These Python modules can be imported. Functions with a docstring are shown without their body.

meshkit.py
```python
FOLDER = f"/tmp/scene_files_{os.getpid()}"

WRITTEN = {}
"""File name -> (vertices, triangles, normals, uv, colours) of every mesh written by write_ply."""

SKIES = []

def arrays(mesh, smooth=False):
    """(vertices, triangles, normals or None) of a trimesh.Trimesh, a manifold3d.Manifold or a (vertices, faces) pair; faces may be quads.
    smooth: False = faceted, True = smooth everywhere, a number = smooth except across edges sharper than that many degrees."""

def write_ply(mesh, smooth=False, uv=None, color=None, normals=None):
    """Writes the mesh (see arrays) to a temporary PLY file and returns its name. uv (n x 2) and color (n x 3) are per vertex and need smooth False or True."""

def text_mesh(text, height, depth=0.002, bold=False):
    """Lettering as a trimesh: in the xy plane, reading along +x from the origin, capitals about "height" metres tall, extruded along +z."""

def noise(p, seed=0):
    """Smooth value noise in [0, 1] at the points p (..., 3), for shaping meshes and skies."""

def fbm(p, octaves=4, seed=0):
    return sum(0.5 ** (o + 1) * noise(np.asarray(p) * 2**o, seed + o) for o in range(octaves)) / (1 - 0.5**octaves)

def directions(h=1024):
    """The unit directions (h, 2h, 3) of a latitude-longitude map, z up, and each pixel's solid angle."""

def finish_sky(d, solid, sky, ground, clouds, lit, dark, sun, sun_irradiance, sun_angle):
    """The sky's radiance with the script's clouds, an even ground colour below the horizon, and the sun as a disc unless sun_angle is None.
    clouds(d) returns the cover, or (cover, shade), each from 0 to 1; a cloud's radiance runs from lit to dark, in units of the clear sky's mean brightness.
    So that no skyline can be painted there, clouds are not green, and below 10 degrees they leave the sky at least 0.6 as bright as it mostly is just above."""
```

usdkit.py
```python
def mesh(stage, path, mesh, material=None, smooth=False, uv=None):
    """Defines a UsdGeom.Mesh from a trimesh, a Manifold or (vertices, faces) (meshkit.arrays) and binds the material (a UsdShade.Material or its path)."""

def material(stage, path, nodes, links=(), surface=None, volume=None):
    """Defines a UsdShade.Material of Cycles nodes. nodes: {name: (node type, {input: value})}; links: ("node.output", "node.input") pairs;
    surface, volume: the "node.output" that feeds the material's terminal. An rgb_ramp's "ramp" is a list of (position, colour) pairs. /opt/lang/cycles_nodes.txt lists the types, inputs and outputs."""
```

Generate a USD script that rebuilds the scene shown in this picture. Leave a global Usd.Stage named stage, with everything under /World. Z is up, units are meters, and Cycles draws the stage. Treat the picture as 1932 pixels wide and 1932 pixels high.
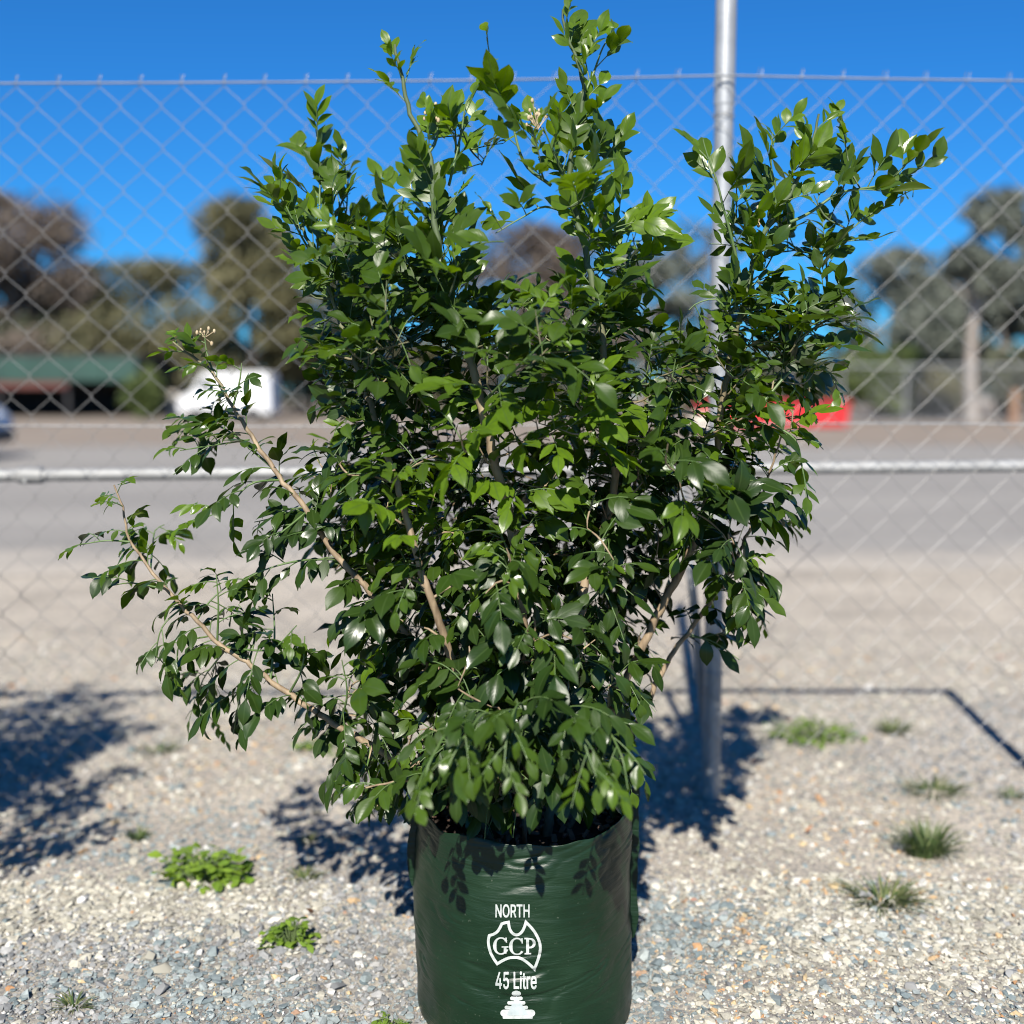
import math, numpy as np, trimesh, usdkit, meshkit
from shapely.geometry import Polygon, LineString, Point, box as sbox
from shapely.ops import unary_union
from shapely import affinity
from pxr import Usd, UsdGeom, UsdLux, UsdShade, Gf, Sdf, Vt

stage = Usd.Stage.CreateInMemory()
UsdGeom.SetStageUpAxis(stage, 'Z')
UsdGeom.Xform.Define(stage, '/World')
stage.SetDefaultPrim(stage.GetPrimAtPath('/World'))

# ------------------------------------------------------------------ camera, sky, sun, exposure
CAM_H, PITCH, FPX = 1.10, math.radians(6.2), 2090.0      # FPX: focal length for a picture 1932 wide
cam = UsdGeom.Camera.Define(stage, '/World/camera')
cam.AddTranslateOp().Set(Gf.Vec3d(0, 0, CAM_H))
cam.AddRotateXOp().Set(90 - math.degrees(PITCH))
cam.CreateHorizontalApertureAttr(24.0); cam.CreateVerticalApertureAttr(24.0)
cam.CreateFocalLengthAttr(24.0 * FPX / 1932)
cam.CreateFStopAttr(0.98); cam.CreateFocusDistanceAttr(1.90)
cam.CreateExposureAttr(1.15)
SUN_AZ, SUN_TAN = math.atan2(-0.12, -1.0), 0.874
SUN_EL = math.atan(SUN_TAN / math.hypot(0.12, 1.0))
usdkit.material(stage, '/World/Looks/sky', {
    's': ('sky_texture', {'sky_type': 'single_scattering', 'sun_disc': False, 'sun_elevation': SUN_EL, 'sun_rotation': SUN_AZ,
                          'altitude': 0.0, 'air_density': 1.0, 'aerosol_density': 0.3, 'ozone_density': 3.0}),
    'h': ('mix_color', {'blend_type': 'multiply', 'fac': 1.0, 'b': (0.14, 0.63, 1.16), 'use_clamp': False}),
    'b': ('background_shader', {'strength': 0.05})}, [('s.color', 'h.a'), ('h.result', 'b.color')], surface='b.background')
dome = UsdLux.DomeLight.Define(stage, '/World/sky')
UsdShade.MaterialBindingAPI.Apply(dome.GetPrim()).Bind(UsdShade.Material.Get(stage, '/World/Looks/sky'))
dome.GetPrim().SetCustomDataByKey('kind', 'structure')
sun = UsdLux.DistantLight.Define(stage, '/World/sun')
sun.CreateIntensityAttr(1.25); sun.CreateAngleAttr(0.53); sun.CreateColorAttr(Gf.Vec3f(1.0, 0.94, 0.85)); sun.GetPrim().GetAttribute('inputs:normalize').Set(True)
sun.AddRotateZOp().Set(-math.degrees(SUN_AZ)); sun.AddRotateXOp().Set(-(90 - math.degrees(SUN_EL)))

# ------------------------------------------------------------------ helpers
rng = np.random.default_rng(7)
R_, F_, U_ = np.array([1.0, 0, 0]), np.array([0, math.cos(PITCH), -math.sin(PITCH)]), np.array([0, math.sin(PITCH), math.cos(PITCH)])

def ray(px, py):
    return F_ + R_ * ((px - 966) / FPX) - U_ * ((py - 966) / FPX)

def at(px, py, Y):
    d = ray(px, py); return np.array([0, 0, CAM_H]) + d * (Y / d[1])

def on_ground(px, py, z=0.0):
    d = ray(px, py); return np.array([0, 0, CAM_H]) + d * ((z - CAM_H) / d[2])

def project(p):
    q = np.asarray(p, float) - [0, 0, CAM_H]
    k = q @ F_
    return np.stack([966 + FPX * (q @ R_) / k, 966 - FPX * (q @ U_) / k, k], -1)

def unit(v):
    v = np.asarray(v, float); return v / np.maximum(np.linalg.norm(v, axis=-1, keepdims=True), 1e-9)

used = {}
def path_for(name, parent=None):
    base = str(parent.GetPath()) if parent is not None else '/World'
    k = (base, name); n = used.get(k, 0); used[k] = n + 1
    return f'{base}/{name}' + (f'_{n:03d}' if n else '')

def tag(p, label=None, cat=None, group=None, kind=None):
    p = p.GetPrim() if hasattr(p, 'GetPrim') else p
    for k, v in (('label', label), ('category', cat), ('group', group), ('kind', kind)):
        if v: p.SetCustomDataByKey(k, v)
    return p

def thing(name, label, cat, loc=(0, 0, 0), rz=0.0, group=None):
    x = UsdGeom.Xform.Define(stage, path_for(name)); x.AddTranslateOp().Set(Gf.Vec3d(*map(float, loc))); x.AddRotateZOp().Set(math.degrees(rz))
    return tag(x, label, cat, group)

def copy_of(src, name, loc, rz=0.0, label=None, group=None, scale=None):
    was = src.GetCustomData()
    x = UsdGeom.Xform.Define(stage, path_for(name)); p = x.GetPrim()
    p.GetReferences().AddInternalReference(src.GetPath()); p.SetInstanceable(True)
    x.ClearXformOpOrder(); x.AddTranslateOp().Set(Gf.Vec3d(*map(float, loc))); x.AddRotateZOp().Set(math.degrees(rz))
    if scale: x.AddScaleOp().Set(Gf.Vec3f(*scale))
    return tag(p, label or was.get('label'), was.get('category'), group or was.get('group'))

def part(name, mesh, mat, parent=None, smooth=35, uv=None, kind=None, label=None, tone=None):
    p = path_for(name, parent)
    m = usdkit.mesh(stage, p, mesh, M[mat], smooth=smooth, uv=uv)
    if tone is not None:
        UsdGeom.PrimvarsAPI(m).CreatePrimvar('tone', Sdf.ValueTypeNames.Color3fArray, 'vertex').Set(Vt.Vec3fArray.FromNumpy(np.asarray(tone, np.float32)))
    return tag(m, label, None, None, kind)

def cat(meshes):
    vs, fs, n = [], [], 0
    for m in meshes:
        v, f = (m.vertices, m.faces) if hasattr(m, 'faces') else m
        f = np.asarray(f)
        if f.shape[1] == 4: f = np.vstack([f[:, [0, 1, 2]], f[:, [0, 2, 3]]])
        vs.append(np.asarray(v)); fs.append(f + n); n += len(v)
    return np.vstack(vs), np.vstack(fs)

def tube(pts, rad, sides=6, caps=True):
    p = np.asarray(pts, float); n = len(p)
    r = np.broadcast_to(np.asarray(rad, float), (n,))
    t = unit(np.gradient(p, axis=0))
    ref = np.array([0, 0, 1.0]) if abs(t[:, 2]).mean() < 0.9 else np.array([1.0, 0, 0])
    a = unit(np.cross(t, ref)); b = np.cross(t, a)
    ang = np.arange(sides) * 2 * np.pi / sides
    v = (p[:, None] + r[:, None, None] * (np.cos(ang)[None, :, None] * a[:, None] + np.sin(ang)[None, :, None] * b[:, None])).reshape(-1, 3)
    i, j = np.meshgrid(np.arange(n - 1), np.arange(sides), indexing='ij')
    q = np.stack([i * sides + j, i * sides + (j + 1) % sides, (i + 1) * sides + (j + 1) % sides, (i + 1) * sides + j], -1).reshape(-1, 4)
    f = np.vstack([q[:, [0, 1, 2]], q[:, [0, 2, 3]]])[:, ::-1]
    if caps:
        v = np.vstack([v, p[:1], p[-1:]]); k = n * sides
        jj = np.arange(sides)
        f = np.vstack([f, np.stack([np.full(sides, k), jj, (jj + 1) % sides], 1)[:, ::-1] * 1, np.stack([np.full(sides, k + 1), (n - 1) * sides + jj, (n - 1) * sides + (jj + 1) % sides], 1)])
    return v, f

def smooth_path(pts, step):
    """Catmull-Rom through pts, resampled about every step metres; extra columns are interpolated too."""
    p = np.asarray(pts, float)
    if len(p) > 2:
        e = np.vstack([2 * p[0] - p[1], p, 2 * p[-1] - p[-2]]); out = []
        for i in range(1, len(e) - 2):
            s = np.linspace(0, 1, 9)[:-1, None]
            out.append(0.5 * (2 * e[i] + (e[i + 1] - e[i - 1]) * s + (2 * e[i - 1] - 5 * e[i] + 4 * e[i + 1] - e[i + 2]) * s ** 2 + (3 * e[i] - e[i - 1] - 3 * e[i + 1] + e[i + 2]) * s ** 3))
        p = np.vstack(out + [p[-1:]])
    d = np.r_[0, np.cumsum(np.linalg.norm(np.diff(p[:, :3], axis=0), axis=1))]
    n = max(3, int(d[-1] / step) + 1)
    x = np.linspace(0, d[-1], n)
    return np.stack([np.interp(x, d, p[:, k]) for k in range(p.shape[1])], 1)

def rbox(sx, sy, sz, c=(0, 0, 0), bev=0.0):
    m = trimesh.creation.box([sx, sy, sz])
    if bev:
        pts = np.array([[a * (sx / 2 - (bev if k != 0 else 0)), b * (sy / 2 - (bev if k != 1 else 0)), d * (sz / 2 - (bev if k != 2 else 0))] for a in (-1, 1) for b in (-1, 1) for d in (-1, 1) for k in range(3)])
        m = trimesh.convex.convex_hull(pts)
    m.apply_translation(c); return m

def prism(poly, width, axis_y=True):
    """Polygon in x,z extruded along y, centred."""
    m = trimesh.creation.extrude_polygon(poly, width, engine='earcut')
    v = m.vertices.copy(); m.vertices = np.stack([v[:, 0], v[:, 2] - width / 2, v[:, 1]], 1); m.faces = m.faces[:, ::-1]
    return m

# ------------------------------------------------------------------ materials
M = {}
def mat(name, nodes, links, surface='p.BSDF'):
    M[name] = usdkit.material(stage, f'/World/Looks/{name}', nodes, links, surface=surface)

def speckled(name, c1, c2, scale=6.0, rough=0.6, metal=0.0, bump=0.0, bscale=60.0, detail=6.0, spec=0.5, stretch=(1, 1, 1)):
    mat(name, {'g': ('texture_coordinate', {}), 'mp': ('mapping', {'scale': stretch}), 'n': ('noise_texture', {'scale': scale, 'detail': detail, 'roughness': 0.6}),
               'r': ('rgb_ramp', {'ramp': [(0.3, c1), (0.7, c2)]}), 'n2': ('noise_texture', {'scale': bscale, 'detail': 3.0}),
               'b': ('bump', {'strength': bump, 'distance': 0.01}), 'p': ('principled_bsdf', {'roughness': rough, 'metallic': metal, 'specular_ior_level': spec})},
        [('g.object', 'mp.vector'), ('mp.vector', 'n.vector'), ('n.fac', 'r.fac'), ('r.color', 'p.base_color'), ('mp.vector', 'n2.vector'), ('n2.fac', 'b.height')] + ([('b.normal', 'p.normal')] if bump else []))

speckled('galvanised', (0.216, 0.2268, 0.2376), (0.3168, 0.3276, 0.3384), 9.0, 0.45, 0.4, 0.05, 120.0)
speckled('galvanised_dull', (0.17, 0.174, 0.176), (0.255, 0.26, 0.262), 14.0, 0.55, 0.2)
speckled('wire', (0.14, 0.14, 0.137), (0.20, 0.20, 0.197), 20.0, 0.5, 0.2)
speckled('far_steel', (0.1872, 0.1944, 0.2016), (0.2592, 0.2664, 0.2736), 3.0, 0.6, 0.2)
speckled('soil', (0.01296, 0.00864, 0.00576), (0.0432, 0.0288, 0.02016), 60.0, 0.95, 0, 0.6, 150.0)
speckled('bark_chip', (0.1152, 0.0648, 0.0432), (0.2448, 0.1584, 0.1152), 40.0, 0.85, 0, 0.4)
mat('stem_bark', {'g': ('texture_coordinate', {}), 'mp': ('mapping', {'scale': (3, 3, 0.8)}), 'n': ('noise_texture', {'scale': 26.0, 'detail': 6.0}), 'r': ('rgb_ramp', {'ramp': [(0.3, (0.11, 0.076, 0.044)), (0.7, (0.285, 0.215, 0.135))]}),
                  'x': ('separate_xyz', {}), 'zr': ('map_range', {'from_min': 1.0, 'from_max': 1.3, 'clamp': True}), 'mx': ('mix_color', {'b': (0.05, 0.075, 0.028)}), 'b': ('bump', {'strength': 0.5, 'distance': 0.004}), 'p': ('principled_bsdf', {'roughness': 0.7})},
    [('g.object', 'mp.vector'), ('mp.vector', 'n.vector'), ('n.fac', 'r.fac'), ('g.object', 'x.vector'), ('x.z', 'zr.value'), ('zr.result', 'mx.fac'), ('r.color', 'mx.a'), ('mx.result', 'p.base_color'), ('n.fac', 'b.height'), ('b.normal', 'p.normal')])
speckled('green_stem', (0.054, 0.108, 0.0252), (0.0864, 0.1224, 0.0432), 30.0, 0.5)
speckled('flower_bud', (0.2592, 0.1944, 0.108), (0.396, 0.324, 0.216), 80.0, 0.8)
speckled('dry_leaf', (0.1872, 0.0792, 0.036), (0.3024, 0.1584, 0.0864), 50.0, 0.8)
speckled('print_white', (0.25, 0.275, 0.26), (0.44, 0.46, 0.44), 90.0, 0.5, 0, 0.0, 100.0)
speckled('print_grey', (0.27, 0.31, 0.31), (0.34, 0.38, 0.38), 60.0, 0.55)
speckled('trunk_pale', (0.1872, 0.1584, 0.1368), (0.36, 0.324, 0.288), 1.2, 0.85, stretch=(1, 1, 0.4))
speckled('trunk_dark', (0.0504, 0.0396, 0.0324), (0.1152, 0.0936, 0.0792), 1.5, 0.9, stretch=(1, 1, 0.4))
speckled('red_paint', (0.3744, 0.0144, 0.01872), (0.4464, 0.02304, 0.02592), 1.5, 0.45)
speckled('white_paint', (0.504, 0.5112, 0.5184), (0.576, 0.576, 0.576), 1.0, 0.35)
speckled('car_silver', (0.2448, 0.288, 0.36), (0.3024, 0.3456, 0.4176), 1.0, 0.3, 0.3)
speckled('rubber', (0.00864, 0.00864, 0.00936), (0.018, 0.018, 0.01872), 5.0, 0.8)
speckled('dark_glass', (0.0144, 0.018, 0.0216), (0.0216, 0.0252, 0.0324), 2.0, 0.12)
speckled('lamp_glass', (0.396, 0.4032, 0.4032), (0.504, 0.504, 0.504), 9.0, 0.15)
speckled('green_metal', (0.005, 0.030, 0.022), (0.009, 0.045, 0.032), 0.8, 0.55)
speckled('shed_dark', (0.00864, 0.00936, 0.01152), (0.0216, 0.0216, 0.02448), 0.8, 0.8)
speckled('rust_red', (0.06, 0.014, 0.011), (0.09, 0.024, 0.017), 2.0, 0.7)
speckled('cream_wall', (0.36, 0.324, 0.2592), (0.432, 0.396, 0.3312), 2.0, 0.7)
speckled('timber', (0.1728, 0.1008, 0.0648), (0.2448, 0.1584, 0.108), 2.5, 0.85)
speckled('weed_stem', (0.0504, 0.0864, 0.0216), (0.0864, 0.1152, 0.036), 30.0, 0.7)

def leafy(name, dark, mid, young, rough=0.34, transl=0.22, spec=0.5, veins=True, bump=0.25):
    """tone.r picks the shade of green, tone.b how young the leaf is; st.x runs across the blade, st.y along it."""
    nodes = {'a': ('attribute', {'attribute': 'tone'}), 's': ('separate_color', {}),
             'm1': ('mix_color', {'a': dark, 'b': mid}), 'm2': ('mix_color', {'b': young}),
             'tc': ('texture_coordinate', {}), 'n': ('noise_texture', {'scale': 90.0, 'detail': 3.0}), 'nr': ('map_range', {'from_min': 0.3, 'from_max': 0.7, 'to_min': 0.82, 'to_max': 1.15}),
             'm3': ('mix_color', {'blend_type': 'multiply', 'fac': 1.0}),
             'uv': ('separate_xyz', {}), 'c': ('math', {'math_type': 'subtract', 'value2': 0.5}), 'ab': ('math', {'math_type': 'absolute'}),
             'rib': ('map_range', {'from_min': 0.018, 'from_max': 0.065, 'to_min': 1.0, 'to_max': 0.0, 'clamp': True}),
             'ribk': ('math', {'math_type': 'multiply', 'value2': 0.6}),
             'm4': ('mix_color', {'b': tuple(1.3 * x + 0.045 * w for x, w in zip(mid, (0.9, 1.0, 0.5)))}),
             'vv': ('math', {'math_type': 'multiply_add', 'value2': -0.7}), 'vs': ('math', {'math_type': 'multiply', 'value2': 50.0}), 'vw': ('math', {'math_type': 'sine'}),
             'hs': ('math', {'math_type': 'multiply_add', 'value2': 0.25}), 'bu': ('bump', {'strength': bump, 'distance': 0.002}),
             'geo': ('geometry', {}), 'back': ('mix_color', {'b': tuple(0.8 * x + 0.016 * w for x, w in zip(mid, (0.8, 1.0, 0.5)))}), 'bk': ('math', {'math_type': 'multiply', 'value2': 0.6}),
             'rm': ('map_range', {'from_min': 0.0, 'from_max': 1.0, 'to_min': rough, 'to_max': rough + 0.24}),
             'p': ('principled_bsdf', {'specular_ior_level': spec}), 'tcol': ('mix_color', {'blend_type': 'multiply', 'fac': 1.0, 'b': (2.6, 2.5, 0.9)}),
             't': ('translucent_bsdf', {}), 'mx': ('mix_closure', {'fac': transl})}
    links = [('a.color', 's.color'), ('s.r', 'm1.fac'), ('m1.result', 'm2.a'), ('s.b', 'm2.fac'), ('tc.object', 'n.vector'), ('n.fac', 'nr.value'), ('m2.result', 'm3.a'), ('nr.result', 'm3.b'),
             ('tc.UV', 'uv.vector'), ('uv.x', 'c.value1'), ('c.value', 'ab.value1'), ('ab.value', 'rib.value'), ('rib.result', 'ribk.value1'), ('ribk.value', 'm4.fac'), ('m3.result', 'm4.a'),
             ('ab.value', 'vv.value1'), ('uv.y', 'vv.value3'), ('vv.value', 'vs.value1'), ('vs.value', 'vw.value1'), ('vw.value', 'hs.value1'), ('rib.result', 'hs.value3'), ('hs.value', 'bu.height'),
             ('m4.result', 'back.a'), ('geo.backfacing', 'bk.value1'), ('bk.value', 'back.fac'), ('back.result', 'p.base_color'), ('s.g', 'rm.value'), ('rm.result', 'p.roughness'), ('bu.normal', 'p.normal'),
             ('m2.result', 'tcol.a'), ('tcol.result', 't.color'), ('p.BSDF', 'mx.closure1'), ('t.BSDF', 'mx.closure2')]
    mat(name, nodes, links, 'mx.closure')

leafy('shrub_leaf', (0.0022, 0.0098, 0.0012), (0.0108, 0.034, 0.0014), (0.115, 0.200, 0.002), rough=0.23, spec=0.30, bump=0.04, transl=0.24)
leafy('weed_leaf', (0.06, 0.12, 0.012), (0.11, 0.19, 0.016), (0.17, 0.25, 0.02), rough=0.6, transl=0.3, spec=0.3)
leafy('grass_blade', (0.0252, 0.054, 0.0144), (0.0504, 0.0936, 0.0252), (0.144, 0.144, 0.0648), rough=0.6, transl=0.25, spec=0.3, bump=0.0)

def crown_mat(name, c1, c2):
    mat(name, {'a': ('attribute', {'attribute': 'tone'}), 's': ('separate_color', {}), 'm': ('mix_color', {'a': c1, 'b': c2}),
               'p': ('principled_bsdf', {'roughness': 0.6, 'specular_ior_level': 0.3}), 't': ('translucent_bsdf', {}), 'mx': ('mix_closure', {'fac': 0.2})},
        [('a.color', 's.color'), ('s.r', 'm.fac'), ('m.result', 'p.base_color'), ('m.result', 't.color'), ('p.BSDF', 'mx.closure1'), ('t.BSDF', 'mx.closure2')], 'mx.closure')
crown_mat('crown_brown', (0.082, 0.068, 0.056), (0.150, 0.118, 0.094))
crown_mat('crown_olive', (0.062, 0.066, 0.034), (0.150, 0.135, 0.066))
crown_mat('crown_dark', (0.055, 0.066, 0.042), (0.115, 0.122, 0.074))
crown_mat('crown_grey', (0.085, 0.100, 0.082), (0.150, 0.162, 0.130))
crown_mat('crown_green', (0.036, 0.0612, 0.01728), (0.0936, 0.1188, 0.0324))

# plastic grow bag: dark green film with fine sagging creases that run round it
mat('bag_plastic', {'tc': ('texture_coordinate', {}), 'mp': ('mapping', {'scale': (3.0, 3.0, 22.0)}), 'w': ('noise_texture', {'scale': 2.2, 'detail': 5.0, 'roughness': 0.6, 'distortion': 0.5}),
                    'n': ('noise_texture', {'scale': 7.0, 'detail': 5.0}), 'r': ('rgb_ramp', {'ramp': [(0.3, (0.0027, 0.0125, 0.005)), (0.7, (0.0052, 0.0205, 0.0078))]}),
                    'd': ('noise_texture', {'scale': 160.0, 'detail': 2.0}), 'dr': ('rgb_ramp', {'ramp': [(0.0, (0, 0, 0)), (0.70, (0, 0, 0)), (0.78, (0.36, 0.36, 0.36))]}), 'dm': ('mix_color', {'b': (0.10, 0.12, 0.09)}),
                    'b': ('bump', {'strength': 0.55, 'distance': 0.006}), 'rr': ('map_range', {'from_min': 0.3, 'from_max': 0.7, 'to_min': 0.34, 'to_max': 0.52}), 'p': ('principled_bsdf', {'specular_ior_level': 0.36})},
    [('tc.object', 'mp.vector'), ('mp.vector', 'w.vector'), ('w.fac', 'b.height'), ('b.normal', 'p.normal'), ('tc.object', 'n.vector'), ('n.fac', 'r.fac'), ('r.color', 'dm.a'), ('tc.object', 'd.vector'), ('d.fac', 'dr.fac'), ('dr.color', 'dm.fac'), ('dm.result', 'p.base_color'), ('n.fac', 'rr.value'), ('rr.result', 'p.roughness')])

# ground: pale crushed rock near, compacted beige beyond, with stones drawn fine in the material
mat('ground', {'g': ('geometry', {}), 'n1': ('noise_texture', {'scale': 0.9, 'detail': 6.0, 'roughness': 0.6}), 'r1': ('rgb_ramp', {'ramp': [(0.25, (0.240, 0.220, 0.190)), (0.5, (0.310, 0.281, 0.240)), (0.78, (0.355, 0.326, 0.280))]}),
               'x': ('separate_xyz', {}), 'wy': ('noise_texture', {'scale': 2.2, 'detail': 5.0}), 'ys': ('math', {'math_type': 'multiply_add', 'value2': 1.1}), 'yr': ('map_range', {'from_min': 2.2, 'from_max': 3.3, 'to_min': 0.8, 'to_max': 0.0, 'clamp': True}), 'gm': ('mix_color', {'b': (0.175, 0.175, 0.168)}),
               'v': ('voronoi_texture', {'scale': 130.0}), 'vr': ('rgb_ramp', {'ramp': [(0.0, (0.45, 0.46, 0.50)), (0.35, (0.78, 0.78, 0.80)), (0.6, (1.0, 0.98, 0.94)), (1.0, (1.45, 1.40, 1.28))]}), 'vs': ('separate_color', {}),
               'm': ('mix_color', {'blend_type': 'multiply', 'fac': 0.8, 'use_clamp': False}), 'n2': ('noise_texture', {'scale': 3.0, 'detail': 10.0, 'roughness': 0.72}), 'nr': ('map_range', {'from_min': 0.3, 'from_max': 0.7, 'to_min': 0.78, 'to_max': 1.16}),
               'm2': ('mix_color', {'blend_type': 'multiply', 'fac': 1.0}), 'n3': ('noise_texture', {'scale': 260.0, 'detail': 4.0, 'roughness': 0.7}), 'b': ('bump', {'strength': 0.6, 'distance': 0.004}), 'p': ('principled_bsdf', {'roughness': 0.95, 'specular_ior_level': 0.2})},
    [('g.position', 'n1.vector'), ('n1.fac', 'r1.fac'), ('g.position', 'x.vector'), ('g.position', 'wy.vector'), ('wy.fac', 'ys.value1'), ('x.y', 'ys.value3'), ('ys.value', 'yr.value'), ('r1.color', 'gm.a'), ('yr.result', 'gm.fac'), ('g.position', 'v.vector'), ('v.color', 'vs.color'), ('vs.r', 'vr.fac'), ('gm.result', 'm.a'), ('vr.color', 'm.b'),
     ('g.position', 'n2.vector'), ('n2.fac', 'nr.value'), ('m.result', 'm2.a'), ('nr.result', 'm2.b'), ('m2.result', 'p.base_color'), ('g.position', 'n3.vector'), ('n3.fac', 'b.height'), ('b.normal', 'p.normal')])
mat('road', {'g': ('geometry', {}), 'mp': ('mapping', {'scale': (0.12, 0.6, 1)}), 'n1': ('noise_texture', {'scale': 1.2, 'detail': 8.0, 'roughness': 0.62}), 'r1': ('rgb_ramp', {'ramp': [(0.3, (0.165, 0.158, 0.148)), (0.7, (0.228, 0.217, 0.200))]}),
             'n2': ('noise_texture', {'scale': 40.0, 'detail': 3.0}), 'nr': ('map_range', {'from_min': 0.3, 'from_max': 0.7, 'to_min': 0.75, 'to_max': 1.2}), 'm': ('mix_color', {'blend_type': 'multiply', 'fac': 1.0}), 'x': ('separate_xyz', {}), 'wn': ('noise_texture', {'scale': 0.9, 'detail': 7.0, 'roughness': 0.65}), 'ys': ('math', {'math_type': 'multiply_add', 'value2': 3.4}), 'yr': ('map_range', {'from_min': 8.6, 'from_max': 9.7, 'to_min': 1.0, 'to_max': 0.0, 'clamp': True}), 'gm': ('mix_color', {'b': (0.305, 0.277, 0.237)}),
             'b': ('bump', {'strength': 0.5, 'distance': 0.01}), 'p': ('principled_bsdf', {'roughness': 0.95, 'specular_ior_level': 0.2})},
    [('g.position', 'mp.vector'), ('mp.vector', 'n1.vector'), ('n1.fac', 'r1.fac'), ('g.position', 'n2.vector'), ('n2.fac', 'nr.value'), ('r1.color', 'gm.a'), ('g.position', 'x.vector'), ('g.position', 'wn.vector'), ('wn.fac', 'ys.value1'), ('x.y', 'ys.value3'), ('ys.value', 'yr.value'), ('yr.result', 'gm.fac'), ('gm.result', 'm.a'), ('nr.result', 'm.b'), ('m.result', 'p.base_color'), ('n2.fac', 'b.height'), ('b.normal', 'p.normal')])
mat('verge', {'g': ('geometry', {}), 'n1': ('noise_texture', {'scale': 0.5, 'detail': 8.0, 'roughness': 0.65}), 'r1': ('rgb_ramp', {'ramp': [(0.3, (0.144, 0.1188, 0.0972)), (0.7, (0.2088, 0.1764, 0.144))]}), 'p': ('principled_bsdf', {'roughness': 0.95, 'specular_ior_level': 0.2})},
    [('g.position', 'n1.vector'), ('n1.fac', 'r1.fac'), ('r1.color', 'p.base_color')])
def stone_mat(name, stops):
    mat(name, {'o': ('object_info', {}), 'r': ('rgb_ramp', {'ramp': stops}), 'tc': ('texture_coordinate', {}), 'n': ('noise_texture', {'scale': 2.5, 'detail': 4.0}), 'nr': ('map_range', {'from_min': 0.3, 'from_max': 0.7, 'to_min': 0.8, 'to_max': 1.15}),
               'm': ('mix_color', {'blend_type': 'multiply', 'fac': 1.0}), 'p': ('principled_bsdf', {'roughness': 0.85, 'specular_ior_level': 0.3})},
        [('o.random', 'r.fac'), ('r.color', 'm.a'), ('tc.object', 'n.vector'), ('n.fac', 'nr.value'), ('nr.result', 'm.b'), ('m.result', 'p.base_color')])
stone_mat('stone_cream', [(0.0, (0.19, 0.180, 0.147)), (0.4, (0.278, 0.266, 0.222)), (0.75, (0.365, 0.345, 0.282)), (1.0, (0.46, 0.45, 0.405))])
stone_mat('stone_grey', [(0.0, (0.108, 0.113, 0.1152)), (0.5, (0.1944, 0.198, 0.198)), (1.0, (0.3024, 0.2988, 0.288))])
stone_mat('stone_blue', [(0.0, (0.0864, 0.1116, 0.1188)), (0.5, (0.1512, 0.18, 0.1836)), (1.0, (0.2376, 0.2664, 0.2628))])
stone_mat('stone_tan', [(0.0, (0.288, 0.144, 0.0648)), (0.4, (0.3312, 0.2304, 0.1296)), (0.8, (0.3744, 0.3024, 0.18)), (1.0, (0.2592, 0.144, 0.108))])
stone_mat('stone_white', [(0.0, (0.396, 0.3888, 0.36)), (1.0, (0.504, 0.4968, 0.4752))])

# ------------------------------------------------------------------ ground, road, verge
def gz(x, y):
    x, y = np.asarray(x, float), np.asarray(y, float)
    p = np.stack([x * 1.7, y * 1.7, np.zeros_like(x)], -1)
    hollow = -0.034 * np.exp(-(np.hypot(x - 0.0235, y - 1.97) / 0.36) ** 4)
    return hollow + (meshkit.fbm(p, 4, 3) - 0.5) * 0.035 * np.exp(-np.maximum(y - 3.5, 0) / 1.2) * np.exp(-np.maximum(np.abs(x) - 2.5, 0) / 1.0)

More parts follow.
